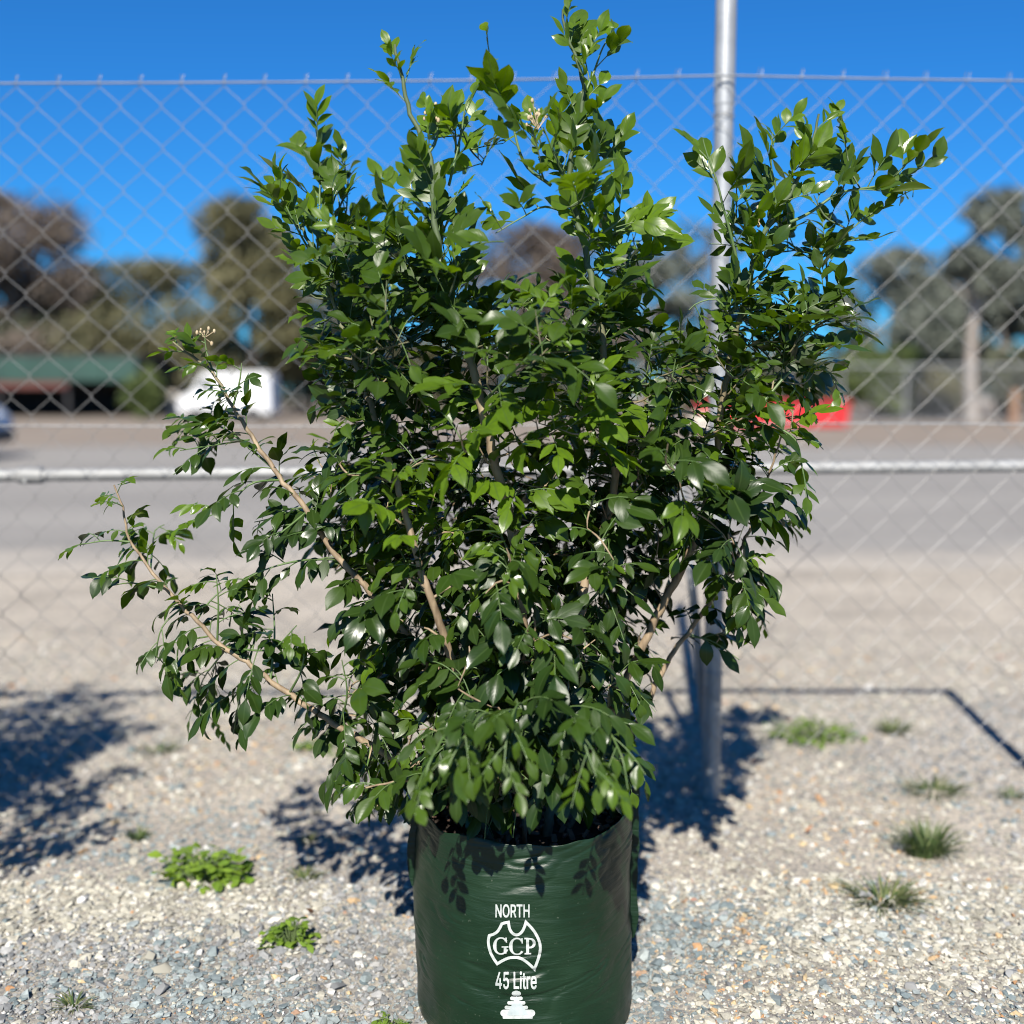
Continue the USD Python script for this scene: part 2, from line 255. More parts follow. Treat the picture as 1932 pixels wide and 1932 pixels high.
def lines(a, b, near0, near1, step, grow=1.35):
    s = list(np.arange(near0, near1 + 1e-6, step))
    x, d = near1, step
    while x < b: d *= grow; x += d; s.append(min(x, b))
    x, d = near0, step
    while x > a: d *= grow; x -= d; s.insert(0, max(x, a))
    return np.unique(np.round(s, 5))

def sheet(xs, ys, zf):
    X, Y = np.meshgrid(xs, ys, indexing='ij'); v = np.stack([X, Y, zf(X, Y)], -1).reshape(-1, 3); ny = len(ys)
    i, j = np.meshgrid(np.arange(len(xs) - 1), np.arange(ny - 1), indexing='ij')
    q = np.stack([i * ny + j, (i + 1) * ny + j, (i + 1) * ny + j + 1, i * ny + j + 1], -1).reshape(-1, 4)
    return v, np.vstack([q[:, [0, 1, 2]], q[:, [0, 2, 3]]])

ground = part('ground', sheet(lines(-400, 400, -3.0, 3.0, 0.05), lines(-60, 700, 1.0, 5.0, 0.05), gz), 'ground', smooth=True, kind='structure')
tag(ground, 'pale gravelly yard ground in front of and behind the fence', None)
def strip(y0, y1, wob, z, seed, step):
    xs = np.arange(-70, 70.01, step); n = len(xs)
    wv = lambda s: (meshkit.fbm(np.stack([xs * 0.5, np.full(n, s * 7.3), np.zeros(n)], -1), 5, seed) - 0.5) * wob
    a = np.stack([xs, y0 + wv(1), np.full(n, z)], 1); b = np.stack([xs, y1 + wv(2) * 2, np.full(n, z)], 1)
    i = np.arange(n - 1); q = np.stack([i, i + 1, n + i + 1, n + i], 1)
    return np.vstack([a, b]), np.vstack([q[:, [0, 1, 2]], q[:, [0, 2, 3]]])
tag(part('road', strip(6.9, 24.0, 1.6, 0.004, 5, 0.2), 'road', smooth=False, kind='structure'), 'grey gravel roadway crossing behind the fence')
tag(part('verge', strip(23.0, 120.0, 4.0, 0.008, 9, 1.0), 'verge', smooth=False, kind='structure'), 'brownish bare verge in front of the far trees')

# ------------------------------------------------------------------ gravel
def pebble(seed):
    """A broken rock chip: the hull of a few points on a flattened ball."""
    r = np.random.default_rng(seed); p = unit(r.normal(0, 1, (13, 3))) * r.uniform(0.75, 1.1, (13, 1))
    m = trimesh.convex.convex_hull(p * np.array([1.0, r.uniform(0.55, 0.9), r.uniform(0.42, 0.72)]))
    return np.array(m.vertices), np.array(m.faces)
def random_quats(n, tilt):
    yaw, ax, an = rng.uniform(0, 2 * np.pi, n), rng.uniform(0, 2 * np.pi, n), rng.normal(0, tilt, n)
    qz = np.stack([np.cos(yaw / 2), 0 * yaw, 0 * yaw, np.sin(yaw / 2)], 1); qt = np.stack([np.cos(an / 2), np.sin(an / 2) * np.cos(ax), np.sin(an / 2) * np.sin(ax), 0 * an], 1)
    w = qt[:, 0] * qz[:, 0] - (qt[:, 1:] * qz[:, 1:]).sum(1); v = qt[:, :1] * qz[:, 1:] + qz[:, :1] * qt[:, 1:] + np.cross(qt[:, 1:], qz[:, 1:])
    return np.c_[w, v]
gravel = UsdGeom.PointInstancer.Define(stage, '/World/gravel')
tag(gravel, 'loose crushed rock gravel of cream, grey and bluish stones around the bag', 'gravel', None, 'stuff')
protos = []
for k, mt in enumerate(['stone_cream', 'stone_grey', 'stone_blue', 'stone_tan', 'stone_white']):
    for s in range(3):
        protos.append(part('pebble', pebble(10 * k + s), mt, gravel.GetPrim(), smooth=20).GetPath())
gravel.CreatePrototypesRel().SetTargets(protos)
N = 190000
yy = np.where(rng.random(N) < 0.42, 1.30 + rng.random(N) * 1.1, 1.30 + rng.random(N) * 3.9)
xx = rng.uniform(-1, 1, N) * (0.75 + 0.53 * yy)
zone = meshkit.fbm(np.stack([xx * 1.1, yy * 1.1, 0 * xx], -1), 4, 21)
zone2 = meshkit.fbm(np.stack([xx * 2.3, yy * 2.3, 0 * xx + 5], -1), 4, 33)
keep = rng.random(N) < np.clip((5.3 - yy) / 1.5, 0, 1)
warm = np.clip((zone - 0.5) * 8 + 0.36 + (yy - 2.2) * 0.6, 0.08, 0.92)
u, u2 = rng.random(N), rng.random(N)
kind = np.where(u < warm * 0.9, 0, np.where(u2 < 0.15 + np.clip((zone2 - 0.45) * 6, 0, 0.75), 2, 1))
kind = np.where(rng.random(N) < 0.018 + 0.22 * np.clip((zone2 - 0.55) * 6, 0, 1) * warm, 3, kind); kind = np.where(rng.random(N) < 0.022, 4, kind)
size = np.clip(np.exp(rng.normal(math.log(0.0041), 0.54, N)), 0.0016, 0.017) * np.where(yy < 2.0, 0.85, 1.0)
P = np.stack([xx, yy, gz(xx, yy) + size * 0.18], 1)
keep &= np.hypot(xx - 0.0235, yy - 1.97) > 0.195
P, kind, size = P[keep], kind[keep], size[keep]; n = len(P)
gravel.CreatePositionsAttr(Vt.Vec3fArray.FromNumpy(P.astype(np.float32)))
gravel.CreateProtoIndicesAttr(Vt.IntArray.FromNumpy((kind * 3 + rng.integers(0, 3, n)).astype(np.int32)))
gravel.CreateScalesAttr(Vt.Vec3fArray.FromNumpy(np.repeat(size[:, None], 3, 1).astype(np.float32)))
q = random_quats(n, 0.4)
gravel.CreateOrientationsAttr(Vt.QuathArray([Gf.Quath(*map(float, a)) for a in q]))
# larger single stones
for k in range(220):
    y = 1.45 + rng.random() * 2.7; x = rng.uniform(-1, 1) * (0.2 + 0.47 * y)
    if math.hypot(x - 0.0235, y - 1.97) < 0.23: continue
    v, f = pebble(100 + k % 12); s = min(0.026, math.exp(rng.normal(math.log(0.0135), 0.3))); a = rng.uniform(0, 6.28)
    v = v * s; v = np.stack([v[:, 0] * math.cos(a) - v[:, 1] * math.sin(a), v[:, 0] * math.sin(a) + v[:, 1] * math.cos(a), v[:, 2]], 1) + [x, y, float(gz(x, y)) + s * 0.2]
    part('stone', (v, f), rng.choice(['stone_cream', 'stone_cream', 'stone_grey', 'stone_blue', 'stone_white', 'stone_tan'], p=[.3, .2, .2, .15, .1, .05]), ground, smooth=40)

# ------------------------------------------------------------------ chain-link fence
FY = 2.89
fence = thing('chain_link_fence', 'galvanised chain-link fence with pipe rail standing behind the potted shrub', 'fence')
D, Z0 = 0.104, 0.045
top_z = lambda x: 1.868 + 0.022 * math.exp(-abs(x - 0.542) / 0.8)
nh = int(round((1.872 - Z0) / (D / 2)))
k = 0
for xk in np.arange(-2.34, 2.40, D / 2):
    pts = []
    flip = k % 2
    jit = rng.normal(0, 0.0012)
    for i in range(nh + 1):
        z = Z0 + i * D / 2 + (top_z(xk) - 1.868) * i / nh
        out = (i + flip) % 2
        x = xk + jit + (D / 2 + 0.0022 if out else -0.0022); sgn = 1 if out else -1
        y = FY + sgn * 0.0025
        for dz, dx, dy in ((-0.006, -sgn * 0.0055, -sgn * 0.0012), (0, 0, 0), (0.006, -sgn * 0.0055, sgn * 0.003)):
            pts.append([x + dx, y + dy, z + dz])
    z = pts[-1][2]; pts.append([pts[-1][0] + 0.004, FY, z + 0.018])
    part('mesh_wire', tube(pts, 0.00090, 5), 'wire', fence, smooth=60); k += 1
xs = np.linspace(-2.4, 2.45, 60)
part('top_wire', tube([[x, FY - 0.006, top_z(x)] for x in xs], 0.0024, 6), 'galvanised', fence, smooth=60)
part('line_wire', tube([[x, FY + 0.005, 1.014 + 0.004 * math.sin(x * 2)] for x in xs], 0.0017, 5), 'galvanised', fence, smooth=60)
def post(x, top, r, y=FY + 0.035):
    zz = np.linspace(-0.05, top, 14)
    return part('post', tube([[x, y, z] for z in zz], r, 20), 'galvanised', fence, smooth=40)
p1 = post(0.542, 1.85, 0.0248)
part('sleeve', tube([[0.542, FY + 0.035, z] for z in (1.825, 1.83, 2.4, 2.405)], [0.0252, 0.0268, 0.0268, 0.025], 20), 'galvanised', p1, smooth=40)
part('cap', trimesh.creation.icosphere(2, 0.027).apply_translation([0.542, FY + 0.035, 2.405]), 'galvanised_dull', p1)
for z in (0.35, 0.75, 1.25, 1.8):   # tie wires holding the mesh to the post
    a = np.linspace(0, 2 * np.pi, 14)
    part('tie_wire', tube(np.stack([0.542 + 0.0275 * np.cos(a), FY + 0.034 + 0.033 * np.sin(a), z + 0.004 * np.sin(2 * a)], 1), 0.0013, 4), 'galvanised', fence, smooth=60)
post(-3.45, 2.35, 0.0248); post(3.5, 2.35, 0.0248)
r0, r1 = at(25, 897, FY + 0.075), at(1932, 879, FY + 0.075)
sl = (r1[2] - r0[2]) / (r1[0] - r0[0]); RZ = lambda x: r0[2] + sl * (x - r0[0])
xs = np.linspace(-2.4, 1.50, 16)
rail = part('rail', tube([[x, FY + 0.077, RZ(x)] for x in xs], 0.0170, 18), 'galvanised_dull', fence, smooth=40)
for x in (-1.292,):
    part('rail_coupling', tube([[x + d, FY + 0.077, RZ(x)] for d in (-0.034, -0.030, 0.030, 0.034)], [0.0205, 0.0232, 0.0232, 0.0205], 18), 'galvanised_dull', rail, smooth=40)
    part('coupling_bolt', tube([[x, FY + 0.052, RZ(x) - 0.012], [x, FY + 0.036, RZ(x) - 0.012]], 0.006, 6), 'galvanised_dull', rail)
part('rail_post', tube([[1.49, FY + 0.077, z] for z in np.linspace(-0.05, RZ(1.49) - 0.019, 8)], 0.0185, 16), 'galvanised', fence, smooth=40)
part('rail_elbow', trimesh.creation.icosphere(2, 0.0225).apply_translation([1.495, FY + 0.077, RZ(1.49)]), 'galvanised', fence)
part('brace', tube([[0.449, FY + 0.077, RZ(.45) - 0.019], [0.498, FY + 0.077, 0.5], [0.550, FY + 0.078, 0.02]], 0.0125, 12), 'galvanised', fence, smooth=40)

# ------------------------------------------------------------------ grow bag
BX, BY, BR, BH = 0.0235, 1.97, 0.2005, 0.352
def bag_r(th, z):
    th, z = np.asarray(th, float), np.asarray(z, float)
    p = np.stack([np.cos(th) * 1.1, np.sin(th) * 1.1, z * 3.0], -1)
    w = np.stack([np.cos(th) * 1.6, np.sin(th) * 1.6, z * 26.0 + 1.3 * np.cos(2 * th + 0.8)], -1)
    r = BR + (meshkit.fbm(p * 1.7, 3, 4) - 0.5) * 0.018 + (meshkit.fbm(w * 1.2, 2, 8) - 0.5) * 0.0034
    sag = z + 0.030 * np.cos(th * 2.0 + 3.4) + 0.012 * (meshkit.noise(np.stack([np.cos(th) * 2.5, np.sin(th) * 2.5, z * 4], -1), 31) - 0.5)
    m = meshkit.noise(np.stack([np.cos(th) * 2.2, np.sin(th) * 2.2, sag * 46], -1), 19)          # creases that sag between the side seams
    r = r - 0.0042 * np.clip(1 - np.abs(m - 0.5) / 0.10, 0, 1) * np.clip(meshkit.noise(np.stack([np.cos(th) * 3, np.sin(th) * 3, z * 9], -1), 23) * 2.2 - 0.7, 0, 1)
    r = r - 0.004 * np.clip((z - 0.2) / 0.15, 0, 1) ** 2
    return r - 0.012 * np.clip(1 - (z + 0.060) / 0.04, 0, 1) ** 2.2
bag = thing('grow_bag', 'dark green plastic grow bag with white printing standing on gravel', 'plant bag', (BX, BY, 0))
def rim_z(th):
    p = np.stack([np.cos(th) * 1.3, np.sin(th) * 1.3, 0 * th], -1)
    d0 = (th + np.pi) % (2 * np.pi) - np.pi; d1 = th % (2 * np.pi) - np.pi
    return BH + (meshkit.fbm(p * 1.7, 3, 12) - 0.5) * 0.026 + 0.02 * np.exp(-((d0 + .1) / .22) ** 2) + 0.010 * np.exp(-((d1 - .05) / .2) ** 2)
NT = 260
th = np.arange(NT) * 2 * np.pi / NT
zs = np.r_[-0.060, -0.055, -0.046, -0.036, -0.024, -0.010, 0.008, 0.03, np.linspace(0.05, BH, 110)]
ring = []
for z in zs:
    zz = z if z < 0.06 else 0.05 + (z - 0.05) / (BH - 0.05) * (rim_z(th) - 0.05); zz = zz + 0 * th; ring.append(np.stack([np.cos(th) * bag_r(th, zz), np.sin(th) * bag_r(th, zz), zz], 1))
rt, rr = rim_z(th), bag_r(th, rim_z(th))
for dr, dz in ((-0.0006, 0.0012), (-0.0016, 0.0012), (-0.0022, 0.0), (-0.0024, -0.02), (-0.003, -0.06), (-0.006, -0.12)):
    ring.append(np.stack([np.cos(th) * (rr + dr), np.sin(th) * (rr + dr), rt + dz], 1))
v = np.vstack([np.vstack(ring), [[0, 0, -0.060]]]); nr = len(ring)
i, j = np.meshgrid(np.arange(nr - 1), np.arange(NT), indexing='ij')
qd = np.stack([i * NT + j, i * NT + (j + 1) % NT, (i + 1) * NT + (j + 1) % NT, (i + 1) * NT + j], -1).reshape(-1, 4)
jj = np.arange(NT)
part('bag', (v, np.vstack([qd[:, [0, 1, 2]], qd[:, [0, 2, 3]], np.stack([np.full(NT, nr * NT), (jj + 1) % NT, jj], 1)])), 'bag_plastic', bag, smooth=True)
for a0, z0, z1 in ((-0.13, 0.10, 0.385), (np.pi + 0.12, 0.20, 0.372)):       # welded side seams standing off the wall
    zz = np.linspace(z0, z1, 26); hw = 0.0085 * np.sin(np.clip((zz - z0) / 0.05, 0, 1) * np.pi / 2) + 0.002 + 0.004 * meshkit.noise(np.stack([zz * 40, 0 * zz, 0 * zz], -1), 3)
    aa = a0 + 0.02 * (meshkit.noise(np.stack([zz * 22, 0 * zz + 4, 0 * zz], -1), 6) - 0.5); rb = bag_r(aa, np.minimum(zz, BH))
    rows = [np.stack([np.cos(aa) * (rb + o * hw) - np.sin(aa) * w, np.sin(aa) * (rb + o * hw) + np.cos(aa) * w, zz], 1) for o, w in ((-.4, -.0012), (1, -.0008), (1, .0008), (-.4, .0012))]
    v = np.vstack(rows); i, j = np.meshgrid(np.arange(3), np.arange(25), indexing='ij'); q = np.stack([i * 26 + j, (i + 1) * 26 + j, (i + 1) * 26 + j + 1, i * 26 + j + 1], -1).reshape(-1, 4)
    part('side_seam', (v, np.vstack([q[:, [0, 1, 2]], q[:, [0, 2, 3]]])), 'bag_plastic', bag, smooth=30)
g = np.linspace(-0.19, 0.19, 60)
sv, sf = sheet(g, g, lambda x, y: 0.292 + (meshkit.fbm(np.stack([x * 30, y * 30, 0 * x], -1), 3, 2) - 0.5) * 0.03)
ok = np.hypot(sv[:, 0], sv[:, 1]) < 0.1915
sf = sf[ok[sf].all(1)]; uq, inv = np.unique(sf, return_inverse=True); sv, sf = sv[uq], inv.reshape(-1, 3)
part('potting_mix', (sv, sf), 'soil', bag, smooth=True)
chips = []
for k in range(140):
    a, r = rng.uniform(0, 6.28), 0.18 * math.sqrt(rng.random()); m = rbox(rng.uniform(.008, .024), rng.uniform(.005, .012), rng.uniform(.003, .006), bev=0.0012)
    m.apply_transform(trimesh.transformations.euler_matrix(rng.normal(0, .4), rng.normal(0, .4), rng.uniform(0, 6.28))); m.apply_translation([r * math.cos(a), r * math.sin(a), 0.302 + rng.uniform(-.004, .006)]); chips.append(m)
part('bark_chips', cat(chips), 'bark_chip', bag, kind='stuff')

def on_bag(px, py, lift):
    """Points of the print, given where they are read in the photograph, laid on the bag's skin."""
    px, py = np.asarray(px, float), np.asarray(py, float)
    d = F_ + R_ * ((px - 966) / FPX)[:, None] - U_ * ((py - 966) / FPX)[:, None]
    o = np.array([-BX, -BY, CAM_H]); r = np.full(len(px), BR)
    for _ in range(8):
        A = d[:, 0] ** 2 + d[:, 1] ** 2; B = 2 * (o[0] * d[:, 0] + o[1] * d[:, 1]); C = o[0] ** 2 + o[1] ** 2 - (r + lift) ** 2
        t = (-B - np.sqrt(np.maximum(B * B - 4 * A * C, 0))) / (2 * A); p = o + d * t[:, None]
        r = bag_r(np.arctan2(p[:, 1], p[:, 0]), p[:, 2])
    return p
ZX, ZY = lambda x: (1350 + x * 0.2194) * 0.63889, lambda y: (2600 + y * 0.2194) * 0.63889     # coordinates read off an enlargement of the print
def printed(name, shape, mt, lift=0.0007):
    shape = shape.simplify(0.8)
    ms = [trimesh.creation.triangulate_polygon(gm, engine='earcut') for gm in getattr(shape, 'geoms', [shape])]
    v, f = [], []; n0 = 0
    for a, b in ms:
        v.append(a); f.append(np.asarray(b) + n0); n0 += len(a)
    v, f = np.vstack(v), np.vstack(f)
    v3, f3 = trimesh.remesh.subdivide_to_size(np.c_[v, np.zeros(len(v))], f, 24.0, max_iter=12)
    m = trimesh.Trimesh(np.c_[v3[:, 0], -v3[:, 1], v3[:, 2]], f3, process=True)
    p = on_bag(ZX(m.vertices[:, 0]), ZY(-m.vertices[:, 1]), lift)
    fc = np.array(m.faces); nrm = np.cross(p[fc[:, 1]] - p[fc[:, 0]], p[fc[:, 2]] - p[fc[:, 0]])
    out = (nrm * (p[fc].mean(1) * [1, 1, 0])).sum(1); fc[out < 0] = fc[out < 0][:, ::-1]
    return part(name, (p, fc), mt, bag, smooth=True)
def word(text, x0, x1, y0, y1, bold=True):
    m = meshkit.text_mesh(text, 1.0, 0.01, bold)
    top = m.faces[m.face_normals[:, 2] > 0.5]; v = m.vertices
    tri = [Polygon(v[t][:, :2]) for t in top]
    s = unary_union([t.buffer(1e-4) for t in tri if t.area > 1e-9])
    a, b, c, d = s.bounds
    return affinity.affine_transform(s, [(x1 - x0) / (c - a), 0, 0, -(y1 - y0) / (d - b), x0 - a * (x1 - x0) / (c - a), y1 + b * (y1 - y0) / (d - b)])
printed('lettering', word('NORTH', 515, 975, 320, 500), 'print_white')
printed('lettering', word('45 Litre', 515, 1072, 1225, 1468), 'print_white')
def curve(pts, n=8):
    return smooth_path(np.c_[np.array(pts, float), np.zeros(len(pts))], 6.0)[:, :2]
seg = [[(600, 585), (645, 570), (690, 562)], [(690, 562), (700, 630), (720, 680), (755, 718), (800, 733), (845, 718), (882, 676), (908, 620), (926, 562)],
       [(926, 562), (985, 622), (1040, 690), (1090, 780), (1117, 870), (1117, 950), (1097, 1040), (1068, 1120), (1042, 1195)],
       [(1042, 1195), (985, 1140), (920, 1087), (850, 1048), (770, 1034), (690, 1045), (610, 1080), (540, 1122)],
       [(540, 1122), (490, 1050), (450, 970), (425, 880), (420, 800), (434, 740)], [(434, 740), (490, 724), (540, 690), (575, 640), (600, 585)]]
outline = np.vstack([curve(s)[:-1] for s in seg])
em = Polygon(outline); printed('emblem', em.buffer(19, join_style=2, mitre_limit=2.0).difference(em.buffer(-19, join_style=2, mitre_limit=2.0)), 'print_white')
def arc_letter(cx, cy, rx, ry, a0, a1, thick, thin):
    a = np.radians(np.linspace(a0, a1, 50)); w = thin + (thick - thin) * np.abs(np.cos(a)) ** 1.3
    o = np.stack([cx + rx * np.cos(a), cy - ry * np.sin(a)], 1); inn = np.stack([cx + (rx - w) * np.cos(a), cy - (ry - thin - (w - thin) * 0.15) * np.sin(a)], 1)
    return Polygon(np.vstack([o, inn[::-1]])).buffer(0)
R4 = lambda x0, y0, x1, y1: sbox(x0, y0, x1, y1)
G = unary_union([arc_letter(590, 882, 108, 118, 38, 335, 46, 20), R4(628, 890, 664, 985), R4(600, 886, 690, 904), Polygon([(648, 770), (668, 770), (672, 838), (656, 838)])])
Cc = unary_union([arc_letter(806, 888, 108, 118, 42, 322, 46, 20), Polygon([(862, 778), (882, 778), (886, 848), (868, 848)])])
pb = Polygon(np.vstack([[(930, 775)], np.stack([985 + 72 * np.cos(np.radians(np.linspace(90, -90, 30))), 845 - 70 * np.sin(np.radians(np.linspace(90, -90, 30)))], 1), [(930, 915)]]))
ph = Polygon(np.vstack([[(950, 797)], np.stack([978 + 40 * np.cos(np.radians(np.linspace(90, -90, 30))), 845 - 48 * np.sin(np.radians(np.linspace(90, -90, 30)))], 1), [(950, 893)]]))
Pp = unary_union([pb.difference(ph), R4(928, 785, 968, 985), R4(905, 772, 960, 792), R4(908, 976, 996, 996)])
for s in (G, Cc, Pp): printed('letter', s, 'print_white')
lobes = [affinity.scale(Point(797, 1522).buffer(40), 1.55, 0.95)]
for y, h in ((1588, 62), (1648, 98), (1710, 134)):
    for sgn in (-1, 1):
        a, b = 797 + sgn * (h + 42 * 0), 797 + sgn * (h - 60)
        lobes.append(LineString([(a, y), (b, y + 4)]).buffer(24))
base = LineString([(628, 1786), (1004, 1786)]).buffer(46).union(R4(628, 1800, 1004, 1850).buffer(14))
printed('stack_emblem', unary_union(lobes + [base]), 'print_white')
printed('stack_emblem_core', Polygon([(797, 1570), (680, 1806), (950, 1806)]).buffer(8), 'print_grey', 0.0012)

# ------------------------------------------------------------------ the shrub
SY = 1.97
def S(*pts):
    """Stem through points (x, y as seen, offset in depth from the bag's axis)."""
    return np.array([at(a, b, SY + c) for a, b, c in pts])
soil_pt = lambda dx, dy: np.array([BX + dx, BY + dy, 0.285])
main = {
 's1': (np.vstack([soil_pt(-.03, -.02), S((925, 1440, -.06), (880, 1320, -.13), (835, 1190, -.19), (795, 1075, -.2), (745, 900, -.17), (690, 740, -.1), (640, 600, -.04), (590, 470, 0), (545, 400, .02), (515, 345, .02))]), .0085),
 's2': (np.vstack([soil_pt(.0, .02), S((1000, 1400, -.02), (990, 1200, -.08), (968, 1010, -.12), (930, 860, -.14), (900, 730, -.14), (868, 610, -.12), (845, 540, -.11), (822, 440, -.10), (817, 364, -.1), (810, 294, -.1), (771, 205, -.09), (760, 149, -.09), (748, 109, -.09), (745, 84, -.09))]), .0098),
 's3': (np.vstack([soil_pt(.04, -.01), S((1060, 1400, -.03), (1092, 1200, -.06), (1110, 1080, -.04), (1150, 960, -.02), (1160, 900, -.03), (1150, 780, -.07), (1138, 650, -.09), (1108, 489, -.09), (1088, 407, -.08), (1075, 350, -.08), (1082, 271, -.08), (1102, 179, -.08), (1089, 116, -.08), (1070, 66, -.08), (1062, 18, -.08))]), .0092),
 's4': (np.vstack([soil_pt(.07, .05), S((1130, 1400, .06), (1230, 1180, .05), (1285, 1075, .03), (1325, 980, .02), (1350, 870, 0), (1362, 760, -.03), (1385, 640, -.05), (1407, 560, -.05), (1432, 463, -.05), (1465, 400, -.05), (1498, 354, -.05), (1524, 298, -.05), (1538, 250, -.05), (1545, 215, -.05))]), .0088),
 's5': (np.vstack([soil_pt(-.05, .01), S((890, 1440, -.02), (800, 1250, -.07), (720, 1140, -.1), (635, 1049, -.11), (569, 950, -.1), (516, 884, -.09), (470, 817, -.08), (440, 765, -.07), (403, 705, -.06), (355, 668, -.06), (326, 645, -.06))]), .0072),
 's6': (np.vstack([soil_pt(-.06, -.03), S((860, 1480, -.1), (760, 1440, -.12), (680, 1395, -.13), (600, 1345, -.13), (520, 1290, -.12), (460, 1244, -.11), (410, 1214, -.1), (374, 1174, -.1), (334, 1135, -.1), (298, 1095, -.1), (270, 1055, -.09), (245, 1022, -.09), (234, 969, -.09), (215, 915, -.09))]), .0068),
 's7': (np.vstack([soil_pt(-.02, .06), S((930, 1400, .09), (850, 1200, .14), (780, 1030, .17), (720, 880, .18), (690, 740, .18), (660, 600, .17), (640, 480, .15), (640, 380, .13))]), .007),
 's8': (np.vstack([soil_pt(.05, .08), S((1090, 1400, .14), (1130, 1200, .19), (1180, 1000, .22), (1210, 850, .22), (1220, 720, .2), (1215, 610, .17))]), .007),
 's9': (np.vstack([soil_pt(.08, .03), S((1180, 1400, .08), (1265, 1240, .07), (1330, 1150, .07), (1390, 1050, .05), (1430, 960, .03), (1455, 880, .0), (1480, 800, -.02))]), .0062),
 's10': (np.vstack([soil_pt(.0, -.05), S((985, 1480, -.14), (920, 1488, -.2), (850, 1476, -.23), (780, 1470, -.23), (700, 1485, -.22), (655, 1490, -.2))]), .0045),
}
